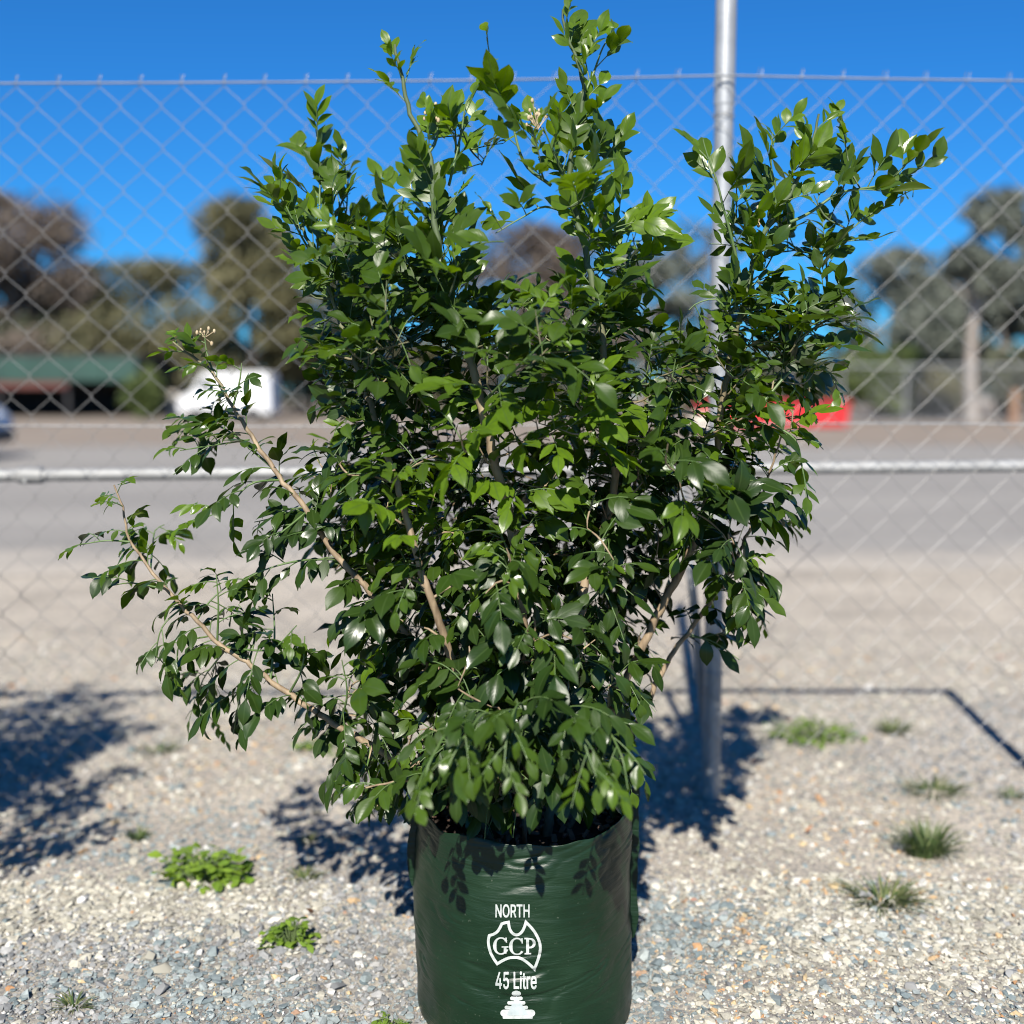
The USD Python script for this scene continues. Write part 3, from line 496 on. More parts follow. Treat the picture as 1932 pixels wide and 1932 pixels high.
shoots = [
 (S((480, 1265, -.11), (455, 1310, -.06), (440, 1385, -.02)), .002), (S((640, 1370, -.13), (655, 1310, -.18), (645, 1245, -.2)), .0024),
 (S((345, 1145, -.1), (305, 1185, -.12), (292, 1250, -.12)), .0018), (S((430, 1222, -.1), (510, 1225, -.16), (560, 1180, -.18)), .0022), (S((700, 1405, -.13), (690, 1450, -.18), (650, 1500, -.2)), .0022),
 (S((603, 1000, -.1), (545, 975, -.06), (480, 985, -.03)), .0022), (S((640, 1055, -.1), (565, 1058, -.14), (500, 1075, -.16), (450, 1100, -.16)), .0024), (S((580, 965, -.1), (530, 1005, -.14), (470, 1045, -.16)), .0022), 
 (S((370, 1172, -.1), (400, 1130, -.06), (450, 1090, -.04)), .0018),    # (points, starting radius)
 (S((800, 300, -.1), (824, 265, -.1), (824, 225, -.1)), .003), (S((847, 350, -.08), (870, 251, -.07), (877, 205, -.07), (886, 180, -.07)), .0026),
 (S((1040, 350, -.09), (989, 307, -.1), (963, 218, -.1), (946, 179, -.1), (930, 132, -.1), (918, 70, -.1)), .003),
 (S((1102, 179, -.08), (1122, 132, -.07), (1135, 95, -.07), (1150, 68, -.06)), .0025),
 (S((1075, 350, -.08), (1049, 298, -.1), (1025, 240, -.12)), .0035), (S((1078, 350, -.08), (1128, 317, -.06), (1150, 285, -.05), (1170, 262, -.05)), .003),
 (S((1090, 410, -.08), (1029, 390, -.1), (986, 410, -.11), (935, 440, -.12)), .0025), (S((1102, 463, -.09), (1155, 427, -.06), (1190, 400, -.06)), .003), (S((1155, 440, -.06), (1200, 425, -.05), (1240, 421, -.05)), .002),
 (S((1115, 510, -.08), (1160, 500, -.02), (1215, 520, .06)), .003),
 (S((1405, 560, -.05), (1382, 456, -.07), (1366, 397, -.08), (1352, 341, -.09), (1333, 288, -.09), (1326, 262, -.09)), .0032),
 (S((1440, 440, -.05), (1465, 374, -.06), (1455, 314, -.07), (1457, 250, -.07)), .003),
 (S((1490, 420, -.04), (1530, 400, -.03), (1584, 364, -.02), (1657, 350, -.01), (1700, 321, -.01), (1723, 288, -.01), (1745, 262, -.01)), .0032), (S((1700, 325, -.01), (1722, 345, -.02), (1722, 372, -.02)), .0012),
 (S((1450, 700, -.02), (1511, 628, .02), (1557, 555, .04), (1561, 479, .05), (1590, 446, .05), (1632, 412, .06)), .003), (S((1490, 655, .0), (1531, 622, .02), (1591, 589, .03), (1625, 606, .04)), .0025),
 (S((1385, 640, -.05), (1360, 570, -.06), (1320, 570, -.06), (1300, 585, -.06)), .002),
 (S((1430, 770, -.03), (1505, 690, -.02), (1560, 700, .0), (1590, 735, .0)), .003), (S((1455, 800, -.02), (1500, 830, -.03), (1515, 890, -.03), (1528, 960, -.04)), .0028),
 (S((1410, 1010, .04), (1450, 960, .04), (1488, 992, .04)), .0022), (S((1330, 1150, .07), (1380, 1090, .06), (1425, 1110, .05), (1435, 1168, .05)), .0025), (S((1300, 1200, .07), (1345, 1210, .06), (1395, 1245, .05)), .002),
 (S((516, 884, -.09), (427, 811, .0), (380, 800, .1), (340, 815, .14)), .0022), (S((470, 830, -.08), (390, 842, -.02), (340, 850, 0)), .0018), (S((535, 905, -.09), (473, 913, -.12), (430, 956, -.13), (380, 980, -.13)), .0022),
 (S((440, 765, -.07), (452, 720, -.08), (456, 685, -.08)), .0022), (S((403, 705, -.06), (390, 665, -.05), (386, 632, -.05)), .002),
 (S((245, 1022, -.09), (200, 1020, -.1), (150, 1028, -.1)), .002), (S((284, 1075, -.09), (288, 1030, .06), (293, 1000, .12), (310, 990, .12)), .0018), (S((315, 1112, -.1), (250, 1100, -.08), (205, 1106, -.05)), .0018),
 (S((395, 1200, -.1), (340, 1215, -.06), (334, 1265, -.03), (320, 1280, -.02)), .0018), (S((430, 1220, -.1), (380, 1290, .1), (385, 1350, .14)), .0018), (S((410, 1210, -.1), (412, 1140, -.12), (408, 1085, -.12)), .0022),
 (S((510, 1285, -.12), (518, 1200, -.1), (514, 1120, -.08)), .0028), (S((545, 1310, -.12), (570, 1260, -.16), (575, 1200, -.16)), .0024), (S((470, 1250, -.11), (480, 1190, -.08), (450, 1140, -.06)), .0024),
 (S((620, 560, -.03), (600, 480, .06), (603, 400, .1), (602, 300, .14), (592, 215, .16)), .0026), (S((640, 480, .1), (655, 380, .15), (650, 300, .16)), .0022), (S((600, 500, 0), (560, 430, -.05), (522, 352, -.06)), .0024),
 (S((1020, 1490, -.12), (1060, 1430, -.2), (1110, 1390, -.24), (1160, 1385, -.24)), .003), (S((940, 1480, -.1), (870, 1370, -.3), (815, 1430, -.42), (795, 1505, -.44)), .0026), (S((1080, 1450, -.08), (1130, 1370, -.28), (1170, 1420, -.40), (1185, 1490, -.42)), .0026),
 (S((985, 1470, -.12), (930, 1350, -.30), (880, 1385, -.41), (835, 1465, -.46)), .0028), (S((1030, 1460, -.1), (1060, 1340, -.28), (1090, 1375, -.41), (1125, 1465, -.46)), .0028), (S((1000, 1440, -.1), (985, 1330, -.3), (960, 1370, -.41), (950, 1455, -.45)), .0024),
 (S((1040, 1460, -.1), (1120, 1440, -.18), (1190, 1450, -.18)), .0026), (S((900, 1420, -.1), (840, 1400, -.2), (790, 1420, -.24)), .0028),
 (S((1100, 1150, -.06), (1150, 1090, -.17), (1160, 1050, -.22)), .003), (S((990, 1200, -.08), (970, 1110, -.2), (950, 1050, -.26)), .0028), (S((1000, 1300, -.05), (1010, 1220, -.2), (985, 1190, -.27)), .0028),
 (S((1138, 650, -.09), (1060, 600, -.2), (1030, 560, -.24)), .0028), (S((910, 760, -.14), (980, 690, -.24), (1030, 640, -.27)), .0028), (S((1150, 780, -.07), (1230, 700, .02), (1280, 640, .08)), .0028),
]
trace = {}
nodes_p, nodes_r = [], []
for key, (pts, r) in main.items():
    n = len(pts); c = smooth_path(np.c_[pts, np.linspace(r * 1.0, r * 0.22, n)], 0.014)
    c[2:-1, :3] += rng.normal(0, 0.0011, (len(c) - 3, 3))
    c[:, 3] = np.maximum(c[:, 3], 0.0013); trace[key] = c
    nodes_p.append(c[:, :3]); nodes_r.append(c[:, 3])
shoot_c = []
for pts, r in shoots:
    c = smooth_path(np.c_[pts, np.linspace(r, 0.0009, len(pts))], 0.012)
    nodes_p.append(c[:, :3]); nodes_r.append(c[:, 3]); shoot_c.append(c)

outline = Polygon([(500, 345), (545, 390), (585, 360), (640, 380), (700, 300), (770, 245), (830, 205), (880, 215), (905, 270), (960, 215), (1050, 195), (1120, 215), (1180, 275), (1150, 370), (1105, 380), (1240, 425), (1130, 485), (1235, 540), (1220, 600), (1300, 600), (1345, 545), (1375, 480),
 (1310, 290), (1355, 300), (1450, 250), (1540, 215), (1590, 260), (1640, 300), (1590, 350), (1560, 420), (1620, 440), (1585, 520), (1615, 590), (1565, 640), (1590, 720), (1545, 780), (1490, 820), (1500, 900), (1450, 930), (1460, 1000), (1425, 1080), (1405, 1180), (1345, 1165), (1325, 1075), (1260, 1150), (1225, 1250), (1235, 1330), (1185, 1400), (1205, 1470),
 (1150, 1515), (1060, 1530), (850, 1550), (780, 1530), (700, 1540), (630, 1500), (650, 1430), (560, 1390), (620, 1290), (680, 1240), (630, 1180), (670, 1120), (610, 1060), (570, 1020), (545, 980), (530, 940), (545, 900), (570, 850), (640, 830), (570, 780), (610, 720), (540, 660), (570, 620), (570, 520), (530, 440)]).buffer(0)
hole = Polygon([(885, 420), (960, 370), (1060, 300), (1090, 430), (1060, 530), (950, 550), (890, 520)])
hole2 = Polygon([(1195, 610), (1340, 570), (1340, 720), (1260, 720)])
from shapely import contains_xy, distance as sdist, points as spoints
attract = []
tries = 0
while len(attract) < 360 and tries < 60000:
    tries += 1
    px, py = rng.uniform(480, 1650), rng.uniform(190, 1560)
    if not contains_xy(outline, px, py): continue
    if (contains_xy(hole, px, py) or contains_xy(hole2, px, py)) and rng.random() < 0.85: continue
    d = outline.exterior.distance(Point(px, py)); half = 0.235 * math.sqrt(max(0.0, 1 - (1 - min(d / 170, 1)) ** 2)) + 0.03
    if py > 1420: half = min(half, 0.2)
    dy = rng.uniform(-half, half) if rng.random() < 0.92 else -half * rng.uniform(0.4, 1.0)
    if py < 540 and rng.random() < (0.8 if px > 1280 else 0.6): continue
    if px > 1280 and py < 900: dy *= 0.6
    p = at(px, py, SY + dy)
    if p[2] < 0.40 and math.hypot(p[0] - BX, p[1] - BY) < 0.22: continue
    if attract and np.min(np.linalg.norm(np.array(attract) - p, axis=1)) < 0.055: continue
    attract.append(p)
core = outline.buffer(-75); nc = 0
for _ in range(20000):          # the shaded inside of the crown
    px, py = rng.uniform(560, 1500), rng.uniform(430, 1440)
    if nc >= 300: break
    if not contains_xy(core, px, py) or contains_xy(hole.buffer(20), px, py): continue
    p = at(px, py, SY + rng.uniform(-0.10, 0.27) * (0.6 if py > 1300 or px > 1280 else 1))
    if p[2] < 0.42 or np.min(np.linalg.norm(np.array(attract) - p, axis=1)) < 0.036: continue
    attract.append(p); nc += 1
allp, allr = np.vstack(nodes_p), np.concatenate(nodes_r)
twigs = []
attract.sort(key=lambda p: np.min(np.linalg.norm(allp - p, axis=1)))
for p in attract:
    d = allp - p; dist = np.linalg.norm(d, axis=1)
    cost = dist + 0.9 * np.maximum(0, d[:, 2] + 0.3 * dist)        # grow upwards and outwards from lower wood
    k = int(np.argmin(cost + np.where(dist < 0.05, 1, 0)))
    a = allp[k]; L = np.linalg.norm(p - a)
    droop = -0.04 if p[2] > 0.9 else 0.05
    mid = 0.5 * (a + p) + np.array([0, 0, droop * L * 4 * rng.uniform(0.3, 1.1)]) + rng.normal(0, 0.06 * L, 3)
    c = smooth_path(np.c_[np.vstack([a, mid, p]), [min(allr[k] * 0.6, 0.0028), 0.0018, 0.0009]], 0.012)
    twigs.append(c); allp = np.vstack([allp, c[2:, :3]]); allr = np.r_[allr, c[2:, 3]]

# leaves: compound, leaflets alternate along a short stalk
LO, LX, LN, LL, LW, LT, LC = [], [], [], [], [], [], []      # origin, direction, normal, length, width, tone
stalks = []
SUN = np.array([math.sin(SUN_AZ) * math.cos(SUN_EL), math.cos(SUN_AZ) * math.cos(SUN_EL), math.sin(SUN_EL)])
CEN = np.array([BX, BY])
def compound(P, T, az, age, size):
    """One pinnate leaf at P on wood running along T, pointing round it by az."""
    ref = np.array([0, 0, 1.0]) if abs(T[2]) < 0.95 else np.array([1.0, 0, 0])
    a = unit(np.cross(T, ref)); b = np.cross(a, T)
    side = math.cos(az) * a + math.sin(az) * b
    z = P[2]; h = float(np.clip((z - 0.95) / 0.5, 0, 1)); lift = np.clip((z - 0.75) * 1.1, -0.35, 0.85)
    out = np.r_[unit(np.array([P[0] - CEN[0], P[1] - CEN[1]])), 0]
    d = unit(side + T * rng.uniform(0.35, 0.8) + np.array([0, 0, lift]) + out * 0.35)
    age = float(np.clip(age + 0.42 * h + 4.2 * max(0.0, float(meshkit.noise(P * 6.5 + 3.3, 17)) - 0.60) * (1 if z > 0.75 else 0.45), 0, 1))
    tone0 = float(rng.choice([0.08, 0.35, 0.75], p=[.42, .33, .25])) + 0.15 * h
    n = int(rng.choice([3, 4, 5, 6, 7], p=[.14, .24, .3, .2, .12]))
    Ls = size * rng.uniform(0.78, 1.2); RL = 0.013 + n * 0.0105 * size / 0.05
    s = np.linspace(0, 1, 6); sag = -0.30 * RL * (1.15 - lift) * s ** 2
    rp = P + d * (s * RL)[:, None] + np.array([0, 0, 1.0]) * sag[:, None]
    stalks.append(tube(rp, np.linspace(0.0011, 0.0007, 6), 4, False))
    up = unit(np.array([0, 0, 1.0 - 0.65 * h]) + (0.25 + 0.50 * h) * SUN + 0.35 * out + rng.normal(0, 0.33 + 0.06 * h, 3))
    for k in range(n):
        f = 0.30 + 0.70 * (k + 0.5) / n if k < n - 1 else 1.0
        o = np.array([np.interp(f, s, rp[:, q]) for q in range(3)])
        t = unit(rp[-1] - rp[-2])
        sd = unit(np.cross(t, up))
        sg = 0 if k == n - 1 else (1 if k % 2 else -1)
        X = unit(t * (0.75 if sg else 1.0) + sd * sg * rng.uniform(0.6, 1.0) + rng.normal(0, 0.10, 3) + np.array([0, 0, -0.20 + 0.75 * h]))
        Nn = unit(up - X * (up @ X) + rng.normal(0, 0.14, 3) + sd * sg * 0.15); Nn = unit(Nn - X * (Nn @ X))
        l = Ls * (0.62 + 0.38 * f) * rng.uniform(0.85, 1.12)
        LO.append(o); LX.append(X); LN.append(Nn); LL.append(l); LW.append(l * rng.uniform(0.40, 0.53)); LC.append(len(stalks))
        LT.append((np.clip(tone0 + rng.normal(0, 0.13), 0, 1), rng.random(), age))
def leaf_out(c, start, pitch, size0, young_tip):
    L = np.linalg.norm(np.diff(c[:, :3], axis=0), axis=1).sum(); n = len(c)
    az = rng.uniform(0, 6.28); m = max(1, int(L * (1 - start) / pitch))
    for q in range(m + 1):
        f = start + (1 - start) * q / m; i = min(n - 2, int(f * (n - 1)))
        T = unit(c[min(i + 2, n - 1), :3] - c[max(i - 1, 0), :3])
        age = np.clip(young_tip * max(0, (f - 0.6) / 0.4) ** 1.3 + rng.normal(0.05, 0.08), 0, 1)
        sz = size0 * (1.0 - 0.35 * max(0, (f - 0.75) / 0.25))
        compound(c[i, :3], T, az, age, sz); az += 2.4 + rng.normal(0, 0.25)
for key, c in trace.items():
    tipz = c[-1, 2]
    leaf_out(c, {'s2': .62, 's8': .3, 's7': .3, 's9': .35,  's3': .6, 's4': .5, 's6': .35, 's5': .4, 's10': .3}.get(key, 0.45), 0.022 if key not in ('s5', 's6') else 0.019, 0.052 if key not in ('s5', 's6') else 0.046, 0.5 if tipz > 1.0 else 0.7)
for i_, c in enumerate(shoot_c):
    leaf_out(c, 0.32, 0.024 if c[-1, 1] > 1.62 else 0.032, 0.057 if c[-1, 2] > 1.25 else (0.045 if c[-1, 0] < -0.28 else 0.047), 0.6)
for c in twigs:
    front = c[-1, 1] < SY - 0.12
    leaf_out(c, 0.25, 0.021, (0.060 if c[-1, 2] < 1.0 else 0.056) if front else 0.052, rng.choice([0.15, 0.35, 0.9], p=[.5, .35, .15]))
LO, LX, LN, LL, LW, LT, LC = map(np.array, (LO, LX, LN, LL, LW, LT, LC))
# keep the crown's outline: drop stray leaflets that hang over the printed face of the bag
pj = project(LO + LX * LL[:, None] * 0.7)
luck = rng.random(LC.max() + 2); first = np.r_[True, LC[1:] != LC[:-1]]; pc = pj[first][np.cumsum(first) - 1]
thin = (pc[:, 1] > 1470) & (pc[:, 0] > 860) & (pc[:, 0] < 1180) & (luck[LC] < 0.5)
line_px = lambda c: LineString(project(c[:, :3])[:, :2])
sil = unary_union([outline.buffer(6)] + [line_px(c).buffer(32) for c in shoot_c] + [line_px(c).buffer(46 if c[-1, 0] < -0.5 else 30) for c in trace.values()] + [Point(*t).buffer(52) for t in ((745, 105), (925, 105), (1068, 55), (1135, 105), (1458, 265), (1545, 240), (1338, 300), (1735, 285), (1722, 372), (1590, 255), (220, 945), (165, 1025), (305, 1010), (520, 355), (600, 270), (1235, 420), (1165, 270), (1630, 415))]).difference(hole.buffer(-18))
inside = lambda p, m: contains_xy(sil.buffer(m), p[:, 0], p[:, 1])
tipc = np.zeros(len(pj), bool); ok_tip = inside(pj, 8)
grp = np.cumsum(first) - 1; frac = np.bincount(grp, ok_tip) / np.bincount(grp)
thin |= (frac[grp] < 0.66) | (np.hypot(pc[:, 0] - 768, pc[:, 1] - 190) < 40)
keep_stalk = np.ones(len(stalks), bool); keep_stalk[LC[thin] - 1] = False
thin |= ~inside(pj, 18)
bad = thin | (pj[:, 1] > 1580) | ((pj[:, 1] > 1545) & (rng.random(len(pj)) < 0.6)) | (LO[:, 2] < 0.30)
LO, LX, LN, LL, LW, LT = (a[~bad] for a in (LO, LX, LN, LL, LW, LT))

def blades(O, X, Nn, L, W, T, fold=0.32, curl=0.22, seed=5):
    """Leaflets with a folded midrib, a recurved tip and a slightly wavy edge, all at once."""
    r = np.random.default_rng(seed); n = len(O)
    s = np.array([0.0, 0.10, 0.24, 0.42, 0.60, 0.78, 0.91, 1.0]); prof = np.array([0.02, 0.34, 0.76, 1.0, 0.95, 0.62, 0.24, 0.015])
    t = np.array([-1, -0.5, 0, 0.5, 1.0]); ns, nt = len(s), len(t)
    fo = fold * r.uniform(0.4, 1.5, n); cu = curl * r.uniform(0.0, 1.9, n); wav = r.normal(0, 0.05, (n, 1, 1)) * np.sin(s[None, :, None] * 11 + r.uniform(0, 6, (n, 1, 1))) * np.abs(t)[None, None]
    Sd = np.cross(Nn, X)
    u = s[None, :, None] * np.ones((n, 1, nt)); w = prof[None, :, None] * t[None, None] * 0.5
    tw = r.normal(0, 0.25, (n, 1, 1)) * s[None, :, None]
    h = fo[:, None, None] * np.abs(w) * 1.3 - 0.5 * np.abs(w) ** 2 + wav
    xx_ = (u - cu[:, None, None] * 0.35 * u ** 3)
    zz_ = W[:, None, None] * h - L[:, None, None] * cu[:, None, None] * u ** 2 + W[:, None, None] * w * tw
    V = O[:, None, None] + X[:, None, None] * (L[:, None, None] * xx_)[..., None] + Sd[:, None, None] * (W[:, None, None] * w)[..., None] + Nn[:, None, None] * zz_[..., None]
    uv = np.stack([np.broadcast_to(t[None, None] * 0.5 + 0.5, (n, ns, nt)), u], -1)
    i, j = np.meshgrid(np.arange(ns - 1), np.arange(nt - 1), indexing='ij'); b = i * nt + j
    q = np.stack([b, b + nt, b + nt + 1, b + 1], -1).reshape(-1, 4)
    f = np.vstack([q[:, [0, 1, 2]], q[:, [0, 2, 3]]])[:, ::-1]
    return V.reshape(n, ns * nt, 3), f, uv.reshape(n, ns * nt, 2), np.repeat(T[:, None], ns * nt, 1)
V, Fq, UV, TO = blades(LO, LX, LN, LL, LW, LT)
# which leaflets the picture shows largest (a coarse depth buffer)
grid = np.full((560, 560), 1e9); who = np.full((560, 560), -1)
cen = (V[:, 7:33].reshape(len(V), -1, 3)); pr = project(cen.reshape(-1, 3)); gx, gy = np.clip(pr[:, 0] / 1932 * 280, 0, 279).astype(int), np.clip(pr[:, 1] / 1932 * 280, 0, 279).astype(int)
idx = np.repeat(np.arange(len(V)), cen.shape[1]); order = np.argsort(-pr[:, 2])
who[gy[order], gx[order]] = idx[order]
seen = np.bincount(who[who >= 0], minlength=len(V)); best = np.argsort(-(seen + 1e-3 * LL))[:300]
shrub = thing('potted_shrub', 'leafy dark green shrub with glossy leaflets growing in the green bag', 'shrub', (BX, BY, 0))
off = np.array([BX, BY, 0])
for key, c in trace.items():
    part('stem', tube(c[:, :3] - off, c[:, 3], 9), 'stem_bark', shrub, smooth=60)
for c in shoot_c:
    part('shoot', tube(c[:, :3] - off, c[:, 3], 6), 'green_stem', shrub, smooth=60)
part('twigs', cat([tube(c[:, :3] - off, c[:, 3], 5, False) for c in twigs if inside(project(c[-1:, :3])[:, :2], 4)[0]]), 'stem_bark', shrub, smooth=True, kind='stuff')
part('leaf_stalks', cat([(v - off, f) for (v, f), k in zip(stalks, keep_stalk) if k]), 'green_stem', shrub, smooth=True, kind='stuff')
for k in best:
    part('leaf', (V[k] - off, Fq), 'shrub_leaf', shrub, smooth=True, uv=UV[k], tone=TO[k])
rest = np.setdiff1d(np.arange(len(V)), best); nv = V.shape[1]
part('foliage', ((V[rest] - off).reshape(-1, 3), (Fq[None] + (np.arange(len(rest)) * nv)[:, None, None]).reshape(-1, 3)), 'shrub_leaf', shrub, smooth=True, uv=UV[rest].reshape(-1, 2), tone=TO[rest].reshape(-1, 3), kind='stuff')
def buds(c, n, r):
    ms = []
    for _ in range(n):
        m = trimesh.creation.icosphere(1, rng.uniform(.0018, .0034)); m.apply_scale([1, 1, 1.6]); p = c + rng.normal(0, r, 3); m.apply_translation(p - off); ms.append(m)
        ms.append(tube([c - off - [0, 0, r * 1.5], p - off], 0.0006, 4))
    return cat(ms)
for px, py, dy, n in ((1015, 228, -.13, 16), (386, 622, -.05, 8), (1432, 405, -.06, 6), (822, 215, -.1, 8)):
    part('flower_cluster', buds(at(px, py, SY + dy), n, 0.009), 'flower_bud', shrub)
print('leaflets', len(V), 'stalks', len(stalks), 'twigs', len(twigs), 'attract', len(attract))

# its neighbour in the row, just outside the picture on the left: its shade lies on the gravel
copy_of(bag, 'grow_bag', (-1.80, 2.02, 0), 2.6, 'second dark green grow bag standing beyond the left edge of the view')
copy_of(shrub, 'potted_shrub', (-1.80, 2.02, 0), 2.6, 'second leafy shrub just beyond the left edge, shading the gravel')

# ------------------------------------------------------------------ weeds, grass, fallen leaves
def weed(name, px, py, w, h, n, label, size, cat_='weed', group='leafy weeds in the gravel', tonev=(0.5, 0.4)):
    c = on_ground(px, py); c[2] = float(gz(c[0], c[1]))
    t = thing(name, label, cat_, c, 0, group)
    o, x, nn, l, wd, tn, st = [], [], [], [], [], [], []
    for k in range(n):
        a = rng.uniform(0, 2 * np.pi); r = w * math.sqrt(rng.random()); e = np.array([r * math.cos(a), 0.7 * r * math.sin(a), h * rng.uniform(0.15, 1) * (1 - 0.5 * r / w)])
        st.append(tube(smooth_path(np.vstack([[e[0] * .15, e[1] * .15, -.005], e * [.6, .6, .8] + [0, 0, .01], e]), 0.015), 0.0012, 4, False))
        for m in range(4):
            b = a + rng.normal(0, 1.1); X = unit(np.array([math.cos(b), math.sin(b), rng.uniform(-.2, .6)])); up = unit(np.array([0, 0, 1.0]) + rng.normal(0, .35, 3)); up = unit(up - X * (up @ X))
            L = size * rng.uniform(.6, 1.25); o.append(e * (1 - 0.12 * m)); x.append(X); nn.append(up); l.append(L); wd.append(L * rng.uniform(.45, .65)); tn.append((rng.random(), rng.random(), np.clip(rng.normal(*tonev), 0, 1)))
    v, f, uv, to = blades(*map(np.array, (o, x, nn, l, wd, tn)), fold=.2, curl=.3, seed=3); m = len(v)
    part('stem', cat(st), 'weed_stem', t, smooth=True)
    part('leaves', (v.reshape(-1, 3), (f[None] + (np.arange(m) * v.shape[1])[:, None, None]).reshape(-1, 3)), 'weed_leaf', t, smooth=True, uv=uv.reshape(-1, 2), tone=to.reshape(-1, 3), kind='stuff')
def tuft(px, py, w, h, n, label, young=0.3, group='grass tufts in the gravel'):
    c = on_ground(px, py); c[2] = float(gz(c[0], c[1])); vs, fs, ts, us = [], [], [], []
    for k in range(n):
        a = rng.uniform(0, 2 * np.pi); r0 = 0.35 * w * math.sqrt(rng.random()); b0 = np.array([r0 * math.cos(a), .6 * r0 * math.sin(a), -.004])
        d = np.array([math.cos(a), math.sin(a), 0]) * w * rng.uniform(.2, .8); H = h * rng.uniform(.35, 1)
        s = np.array([0, .35, .7, 1.0]); mid = b0 + d * s[:, None] ** 1.5 + np.array([0, 0, 1]) * (H * np.sin(s * 1.7))[:, None]
        sd = np.array([-math.sin(a), math.cos(a), 0]) * rng.uniform(.0012, .0024); wd = np.array([1, .9, .6, .05])[:, None]
        i0 = 8 * k; vs.append(np.vstack([mid - sd * wd, mid + sd * wd]))
        for q in range(3): fs += [[i0 + q, i0 + q + 1, i0 + q + 5], [i0 + q, i0 + q + 5, i0 + q + 4]]
        ts.append(np.repeat([[rng.random(), rng.random(), np.clip(rng.normal(young, .25), 0, 1)]], 8, 0)); us.append(np.stack([np.r_[np.zeros(4), np.ones(4)], np.r_[s, s]], 1))
    m = part('grass_tuft', (np.vstack(vs) + c, np.array(fs)), 'grass_blade', None, smooth=True, uv=np.vstack(us), tone=np.vstack(ts))
    tag(m, label, 'grass tuft', group)
weed('leafy_weed', 385, 1668, .105, .10, 42, 'broad bright green weed left of the bag with a brown dead leaf beside it', .032)
weed('leafy_weed', 550, 1785, .06, .06, 30, 'small bright green weed nearest the lower left of the bag', .021)
weed('leafy_weed', 1530, 1395, .17, .07, 46, 'wide low green weed on gravel to the right of the steel post', .026, tonev=(.2, .3))
weed('leafy_weed', 735, 1905, .035, .018, 12, 'tiny flat green weed at the left foot of the bag', .016)
weed('leafy_weed', 600, 1418, .08, .04, 14, 'low blurred green weed behind the left branches of the shrub', .026, tonev=(.3, .3))
tuft(1745, 1612, .12, .08, 230, 'dark green grass tuft on the gravel at right, the fullest one')
tuft(1665, 1705, .13, .04, 150, 'flat spreading grass tuft below the fullest tuft at right', .45)
tuft(1685, 1385, .11, .05, 110, 'thin grass tuft beside the wide weed at right', .4)
tuft(1760, 1500, .15, .035, 110, 'sparse grass tuft between the rail shadow and the fullest tuft', .35)
tuft(262, 1580, .05, .035, 60, 'small green grass tuft at the edge of the shade at left', .2)
tuft(300, 1420, .10, .03, 60, 'low grass tuft inside the shade at left', .2)
tuft(1905, 1510, .07, .03, 50, 'small grass tuft at the right edge of the view', .3)
tuft(575, 1665, .06, .025, 50, 'thin faded grass tuft between the two leafy weeds', .5)
tuft(140, 1905, .05, .022, 50, 'small grass tuft in the lower left corner', .3)
tuft(580, 1590, .05, .02, 40, 'short grass tuft behind the broad weed', .45)
for px, py, L, lab in ((414, 1672, .035, 'reddish brown dead leaf at the foot of the broad weed'), (590, 1738, .03, 'pale brown dead leaf behind the small weed'), (505, 1545, .03, 'orange brown dead leaf on the gravel behind the bag'), (1520, 1580, .022, 'small orange dead leaf on the gravel right of the post')):
    c = on_ground(px, py); c[2] = float(gz(c[0], c[1])) + .012; a = rng.uniform(0, 6.28)
    X = unit(np.array([math.cos(a), math.sin(a), .35])); n_ = unit(np.cross(X, [math.sin(a), -math.cos(a), 0.1])); n_ = n_ if n_[2] > 0 else -n_
    v, f, uv, to = blades(c[None], X[None], n_[None], np.array([L]), np.array([L * .5]), np.array([[.5, .5, .5]]), fold=.6, curl=-.3)
    tag(part('fallen_leaf', (v[0], f), 'dry_leaf', None, smooth=True), lab, 'dead leaf', 'dead leaves on the gravel')

# ------------------------------------------------------------------ trees and shrubs beyond the yard
def crown_mesh(clumps, n, leaf, seed, gap=0.0):
    r = np.random.default_rng(seed); vs, ts = [], []
    vol = np.array([c[3] * c[4] * c[5] for c in clumps]) ** 0.7; cnt = np.maximum(20, (n * vol / vol.sum()).astype(int))
    for c, k in zip(clumps, cnt):
        d = unit(r.normal(0, 1, (k, 3))); rad = r.random(k) ** 0.45
        p = np.array(c[:3]) + d * rad[:, None] * np.array(c[3:6]) * (0.7 + 0.6 * meshkit.noise(d * 2.2 + c[0] + seed, seed))[:, None]
        p = p[meshkit.noise(p * (0.9 / max(leaf * 4, .5)) + seed, seed + 1) > gap]; k = len(p)
        a = unit(r.normal(0, 1, (k, 3)) + [0, 0, -.3]); b = unit(np.cross(a, r.normal(0, 1, (k, 3)))); l = leaf * r.uniform(.6, 1.4, (k, 1))
        vs.append(np.stack([p - a * l, p + b * l * .4, p + a * l, p - b * l * .4], 1)); ts.append(np.clip(r.normal(r.uniform(.3, .7), .22, k), 0, 1))
    v = np.concatenate(vs); t = np.concatenate(ts); k = len(v)
    b = np.arange(k)[:, None] * 4
    return v.reshape(-1, 3), np.vstack([b + [0, 1, 2], b + [0, 2, 3]]), np.repeat(np.stack([t, t, t], 1), 4, 0)
